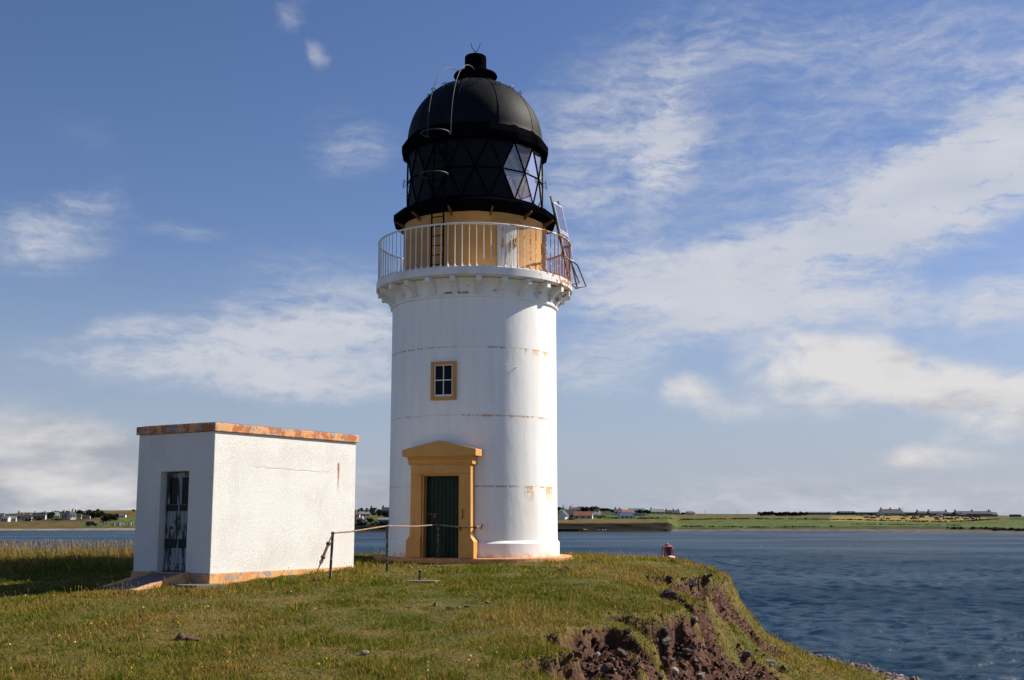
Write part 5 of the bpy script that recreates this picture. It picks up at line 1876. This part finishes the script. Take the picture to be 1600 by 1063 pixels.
# hedges and banks between the fields
def hedge(pts, h, label, seed):
    r = np.random.default_rng(seed)
    P = [shore_at(px, y) for px, y in pts]
    V = []
    for a_, c_ in zip(P[:-1], P[1:]):
        L = (c_ - a_).length
        for k in range(int(L / 1.0) + 1):
            q = a_.lerp(c_, r.random())
            for j in range(9):
                c = np.array(q) + r.normal(size=3) * np.array([0.6, 0.6, h * 0.16]) + np.array([0, 0, h * 0.22])
                u, v = r.normal(size=3) * h * 0.17, r.normal(size=3) * h * 0.17
                V += [c - u - v, c + u - v, c + u + v, c - u + v]
    V = np.array(V)
    i_ = np.arange(len(V) // 4) * 4
    o = np_mesh('hedge', V, np.stack([i_, i_ + 1, i_ + 2, i_ + 3], 1), None, M_leaf[2])
    tag(o, label, 'hedge')


hedge([(1330, 812.8), (1380, 814.2), (1450, 815.8), (1500, 815.4), (1540, 813.0), (1560, 811.8)], 0.9, 'dark hedge along the lower edge of the yellow field', 1)
hedge([(1370, 806.2), (1410, 805.9), (1460, 806.2), (1500, 807.2), (1530, 809)], 1.1, 'dark hedge along the upper edge of the yellow field below the houses', 2)
hedge([(1062, 812.8), (1120, 811.8), (1180, 811.4), (1260, 811.9), (1330, 812.8)], 0.9, 'long dark hedge above the green shore field', 3)
hedge([(1064, 823.6), (1090, 823.2), (1115, 823.8), (1180, 824.6), (1300, 823.6)], 0.8, 'low dark scrub along the top of the pebble shore', 4)
hedge([(935, 810.4), (1000, 811.0), (1050, 811.4)], 1.0, 'dark field boundary right of the red barn', 5)
hedge([(1330, 819.5), (1420, 820.5), (1500, 821.5)], 0.6, 'patchy dark scrub across the lower green field', 6)
hedge([(1480, 826), (1540, 827), (1600, 829)], 1.0, 'dark scrub above the shore at the right edge', 7)
hedge([(553, 820.5), (580, 820), (612, 819.5)], 1.6, 'dark hedge along the bank top between hut and lighthouse', 8)


# cattle in the yellow field
def cow_mesh():
    b = MB()
    b.tube([(-1.15, 0, 0.98), (-1.05, 0, 1.02), (-0.5, 0, 0.98), (0.2, 0, 1.0), (0.75, 0, 1.05), (1.05, 0, 1.1), (1.3, 0, 1.0)], [0.12, 0.34, 0.44, 0.46, 0.42, 0.26, 0.20], 10)
    b.tube([(1.2, 0, 1.05), (1.42, 0, 0.72), (1.62, 0, 0.36), (1.74, 0, 0.16)], [0.22, 0.17, 0.16, 0.10], 8)
    for x, y, kb in ((0.72, 0.2, 0.02), (0.66, -0.2, -0.04), (-0.85, 0.2, -0.07), (-0.95, -0.2, -0.1)):
        b.tube([(x, y, 0.85), (x + kb, y, 0.42), (x, y, 0.0)], [0.16, 0.075, 0.07], 6)
    b.tube([(-1.15, 0, 1.15), (-1.25, 0, 0.9), (-1.22, 0, 0.4)], [0.05, 0.03, 0.05], 5)
    return b


M_cow = plain('black cow hide', (0.016, 0.014, 0.014), 0.8, 0.3)
COWS = [(1353, 810.5), (1356.5, 809), (1362, 810.7), (1366, 811.6), (1372, 809.5), (1377.5, 813), (1381, 811.5), (1387, 813), (1387, 806.8), (1413, 808.4), (1416, 809), (1411, 812.8), (1426, 809.8), (1429, 810), (1425.5, 812.6), (1429, 812.7), (1434.5, 812.5), (1435.5, 807),
        (1439, 809.8), (1442, 809.9), (1440, 806.6), (1455.5, 809.2), (1456, 806.9), (1462, 811), (1464, 810.8), (1464.5, 814), (1470.5, 809.7), (1474, 812.5), (1474.5, 810), (1479, 812.6), (1484, 813), (1487, 813.4), (1487.5, 810), (1493, 812.8), (1495, 811.8), (1504, 810.5), (1506.5, 812.6),
        (1511, 813), (1517, 811.4), (1521, 813), (1526, 813.3), (1531, 813.2), (1347, 807.5), (1341, 806.6), (1369, 806.8)]
csrc = None
for k, (px, y) in enumerate(COWS):
    if csrc is None:
        o = csrc = cow_mesh().build('cow', M_cow, None, 60)
    else:
        o = csrc.copy()
        COL.objects.link(o)
    o.location = shore_at(px, y)
    o.rotation_euler = (0, 0, float(trng.choice([0.2, 2.9, -0.5, 3.4, 1.2])))
    o.scale = (0.85,) * 3
    tag(o, 'black cow grazing in the far yellow field below the dark roofs', 'cow', 'cattle in the far yellow field')

# boats and wreckage hauled up below the dark bank
M_by, M_bw = plain('yellow hull', (0.62, 0.44, 0.03), 0.5, 0.15), plain('white hull', (0.68, 0.68, 0.66), 0.5, 0.15)


def boat(px, y, w, m, rz, tilt, label):
    P = shore_at(px, y)
    L = w * P.y / FPX
    b = MB()
    n = 9
    ring = []
    for i in range(n):
        t_ = i / (n - 1)
        hw = 0.36 * L * (math.sin(math.pi * min(1.0, 0.18 + t_ * 0.82)) ** 0.7) * 0.62
        x = (t_ - 0.5) * L
        kz = 0.10 * L * (2 * t_ - 1) ** 2
        ring.append([(x, -hw, 0.24 * L + kz), (x, -hw * 0.7, 0.08 * L + kz), (x, 0, kz), (x, hw * 0.7, 0.08 * L + kz), (x, hw, 0.24 * L + kz)])
    b.add([v for r_ in ring for v in r_], [(i * 5 + k, i * 5 + k + 1, i * 5 + k + 6, i * 5 + k + 5) for i in range(n - 1) for k in range(4)])
    ro = empty('boat', P, rz)
    ro.rotation_euler = (tilt, 0, rz)
    tag(ro, label, 'boat')
    b.build('hull', m, ro)
    b = MB()
    for x in (-0.15, 0.15):
        b.box((x * L, 0, 0.19 * L), (0.07 * L, 0.36 * L, 0.03 * L))
    b.build('thwart', M_bw, ro)


boat(891.8, 828.6, 5.5, M_by, 0.2, 0.7, 'small yellow hull at the foot of the dark bank, nearest the lighthouse')
boat(901.5, 828.8, 5.0, M_bw, 0.5, 0.9, 'small white hull between the two yellow ones at the foot of the bank')
boat(914.5, 829.0, 8.0, M_by, 0.1, 0.6, 'largest yellow hull at the foot of the dark bank')
boat(911.0, 828.4, 4.5, M_bw, -0.4, 0.8, 'white hull touching the largest yellow one')
boat(936, 828.6, 5.0, M_bw, -0.2, 0.8, 'white hull, left one of the three white ones below the bank')
boat(941.5, 828.7, 3.6, M_bw, 1.2, 1.0, 'white hull, middle one of the three white ones below the bank')
boat(946, 828.6, 3.4, M_bw, 1.0, 0.9, 'white hull, right one of the three white ones below the bank')
boat(1042, 828.4, 7.0, M_by, -0.5, 0.8, 'yellow hull at the right end of the dark bank')

# graveyard stones on the green slope, and a parked van
gsrc = None
for k in range(24):
    b = MB()
    if gsrc is None:
        b.prism([(-0.32, -0.3), (0.32, -0.3), (0.32, 0.95), (0.18, 1.15), (-0.18, 1.15), (-0.32, 0.95)], (1, 0, 0), (0, 0, 1), (0, 1, 0), (0, 0, 0), -0.08, 0.08)
        o = gsrc = b.build('gravestone', plain('gravestone', (0.42, 0.41, 0.39), 0.8, 0.3))
    else:
        o = gsrc.copy()
        COL.objects.link(o)
    o.location = shore_at(158 + 52 * trng.random(), 822.0 - 2.6 * trng.random())
    o.scale = (1.2, 1.2, 1.1)
    o.rotation_euler = (0, 0, trng.normal() * 0.15)
    tag(o, 'small grey gravestone on the far green slope left of the hut', 'gravestone', 'gravestones on the far green slope')
P = shore_at(143.5, 822)
ro = empty('van', P, R(4))
tag(ro, 'dark van parked on the far shore track below the trees', 'van')
b = MB()
b.prism([(-2.6, 0.35), (2.4, 0.35), (2.5, 1.0), (1.7, 1.2), (1.2, 2.0), (-2.5, 2.05), (-2.6, 1.0)], (1, 0, 0), (0, 0, 1), (0, 1, 0), (0, 0, 0), -0.95, 0.95)
b.build('body', plain('dark blue van paint', (0.02, 0.022, 0.035), 0.3, 0.1), ro, bevel=0.05)
for x in (-1.6, 1.5):
    for s in (-1, 1):
        b = MB()
        b.tube([(x, 0.8 * s, 0.35), (x, 1.0 * s, 0.35)], 0.36, 12)
        b.build('wheel', M_iron, ro)
b = MB()
b.box((0.9, -0.96, 1.6), (0.9, 0.02, 0.5))
b.build('window', M_far_glass, ro)

# utility poles on the skyline
for k, (px, y, yt, lab) in enumerate(((894, 799, 788.5, 'thin utility pole above the brown roofed house'), (1102, 804, 797, 'thin utility pole on the bare skyline right of the white bungalow'), (1153, 804.4, 797, 'thin utility pole left of the dark shelter belt'),
                                       (1411, 804, 794, 'thin mast beside the big black roofed building'), (1454, 805, 795.5, 'thin mast behind the long dark terrace'), (66, 806, 799, 'thin utility pole behind the black roofed village house'))):
    P = shore_at(px, y)
    hgt = (y - yt) * P.y / FPX
    b = MB()
    b.tube([(0, 0, -0.5), (0, 0, hgt)], [0.11, 0.08], 6)
    b.tube([(-0.7, 0, hgt - 0.6), (0.7, 0, hgt - 0.6)], 0.05, 5)
    o = b.build('utility_pole', M_bark)
    o.location = P
    tag(o, lab, 'pole')

# ------------------------------------------------------------------ the red buoy
BP = at(1043, 870, 142.0)
BP.z = 0.0
BU = empty('buoy', BP, R(14))
tag(BU, 'red navigation buoy with white patches floating beyond the headland', 'buoy')
BU.scale = (0.68,) * 3
M_red = plain('red buoy paint', (0.58, 0.016, 0.018), 0.45, 0.25, 1.5)
M_redd = plain('dark red plate', (0.03, 0.012, 0.022), 0.5, 0.2, 2.0)
b = MB()
b.lathe([(0.2, -0.6), (1.32, -0.5), (1.40, -0.1), (1.40, 0.22), (1.30, 0.36), (0.75, 0.52), (0.2, 0.55)], 32)
b.build('hull', M_red, BU, 35, 0.0)
b = MB()
for a in (8, 35, -60, 120, 200):
    b.lathe([(0.80, 0.515), (1.28, 0.376), (1.385, 0.27)], 4, a0=a - 14, a1=a + 9)
for i, v in enumerate(b.v):
    b.v[i] = (v[0] * 1.004, v[1] * 1.004, v[2] + 0.008)
b.build('white_patches', M_bw, BU)
for sx in (-1, 1):
    for sy in (-1, 1):
        b = MB()
        b.tube([(0.84 * sx, 0.84 * sy * 0.8, 0.45), (0.77 * sx, 0.77 * sy * 0.8, 1.2), (0.66 * sx, 0.66 * sy * 0.8, 1.95), (0.50 * sx, 0.5 * sy * 0.8, 2.12)], 0.10, 8)
        b.build('leg', M_red, BU, 40)
b = MB()
for z, r_ in ((0.85, 0.84), (1.15, 0.80), (1.45, 0.74), (1.75, 0.68)):
    for (x0, y0, x1, y1) in ((-1, -1, -0.62, -1), (0.62, -1, 1, -1), (-1, -1, -1, 1), (1, -1, 1, 1)):
        b.tube([(x0 * r_, y0 * r_ * 0.8, z), (x1 * r_, y1 * r_ * 0.8, z)], 0.035, 6)
b.build('rungs', M_red, BU)
b = MB()
b.box((0, -0.42, 1.25), (0.86, 0.05, 1.42))
b.build('dark_panel', M_redd, BU)
b = MB()
for x in (-0.47, 0.47):
    b.box((x, -0.44, 1.25), (0.17, 0.08, 1.50))
b.build('panel_frame', M_red, BU)
b = MB()
b.lathe([(0.001, 2.06), (0.70, 2.06), (0.70, 2.14), (0.001, 2.16)], 20)
b.build('top_ring', M_bw, BU, 40)
b = MB()
b.lathe([(0.001, 2.17), (0.42, 2.17), (0.36, 2.42), (0.22, 2.48), (0.001, 2.48)], 20)
b.build('turret', M_red, BU, 40)
b = MB()
b.lathe([(0.001, 2.485), (0.11, 2.485), (0.12, 2.62), (0.001, 2.70)], 12)
b.build('lamp', M_bw, BU, 40)
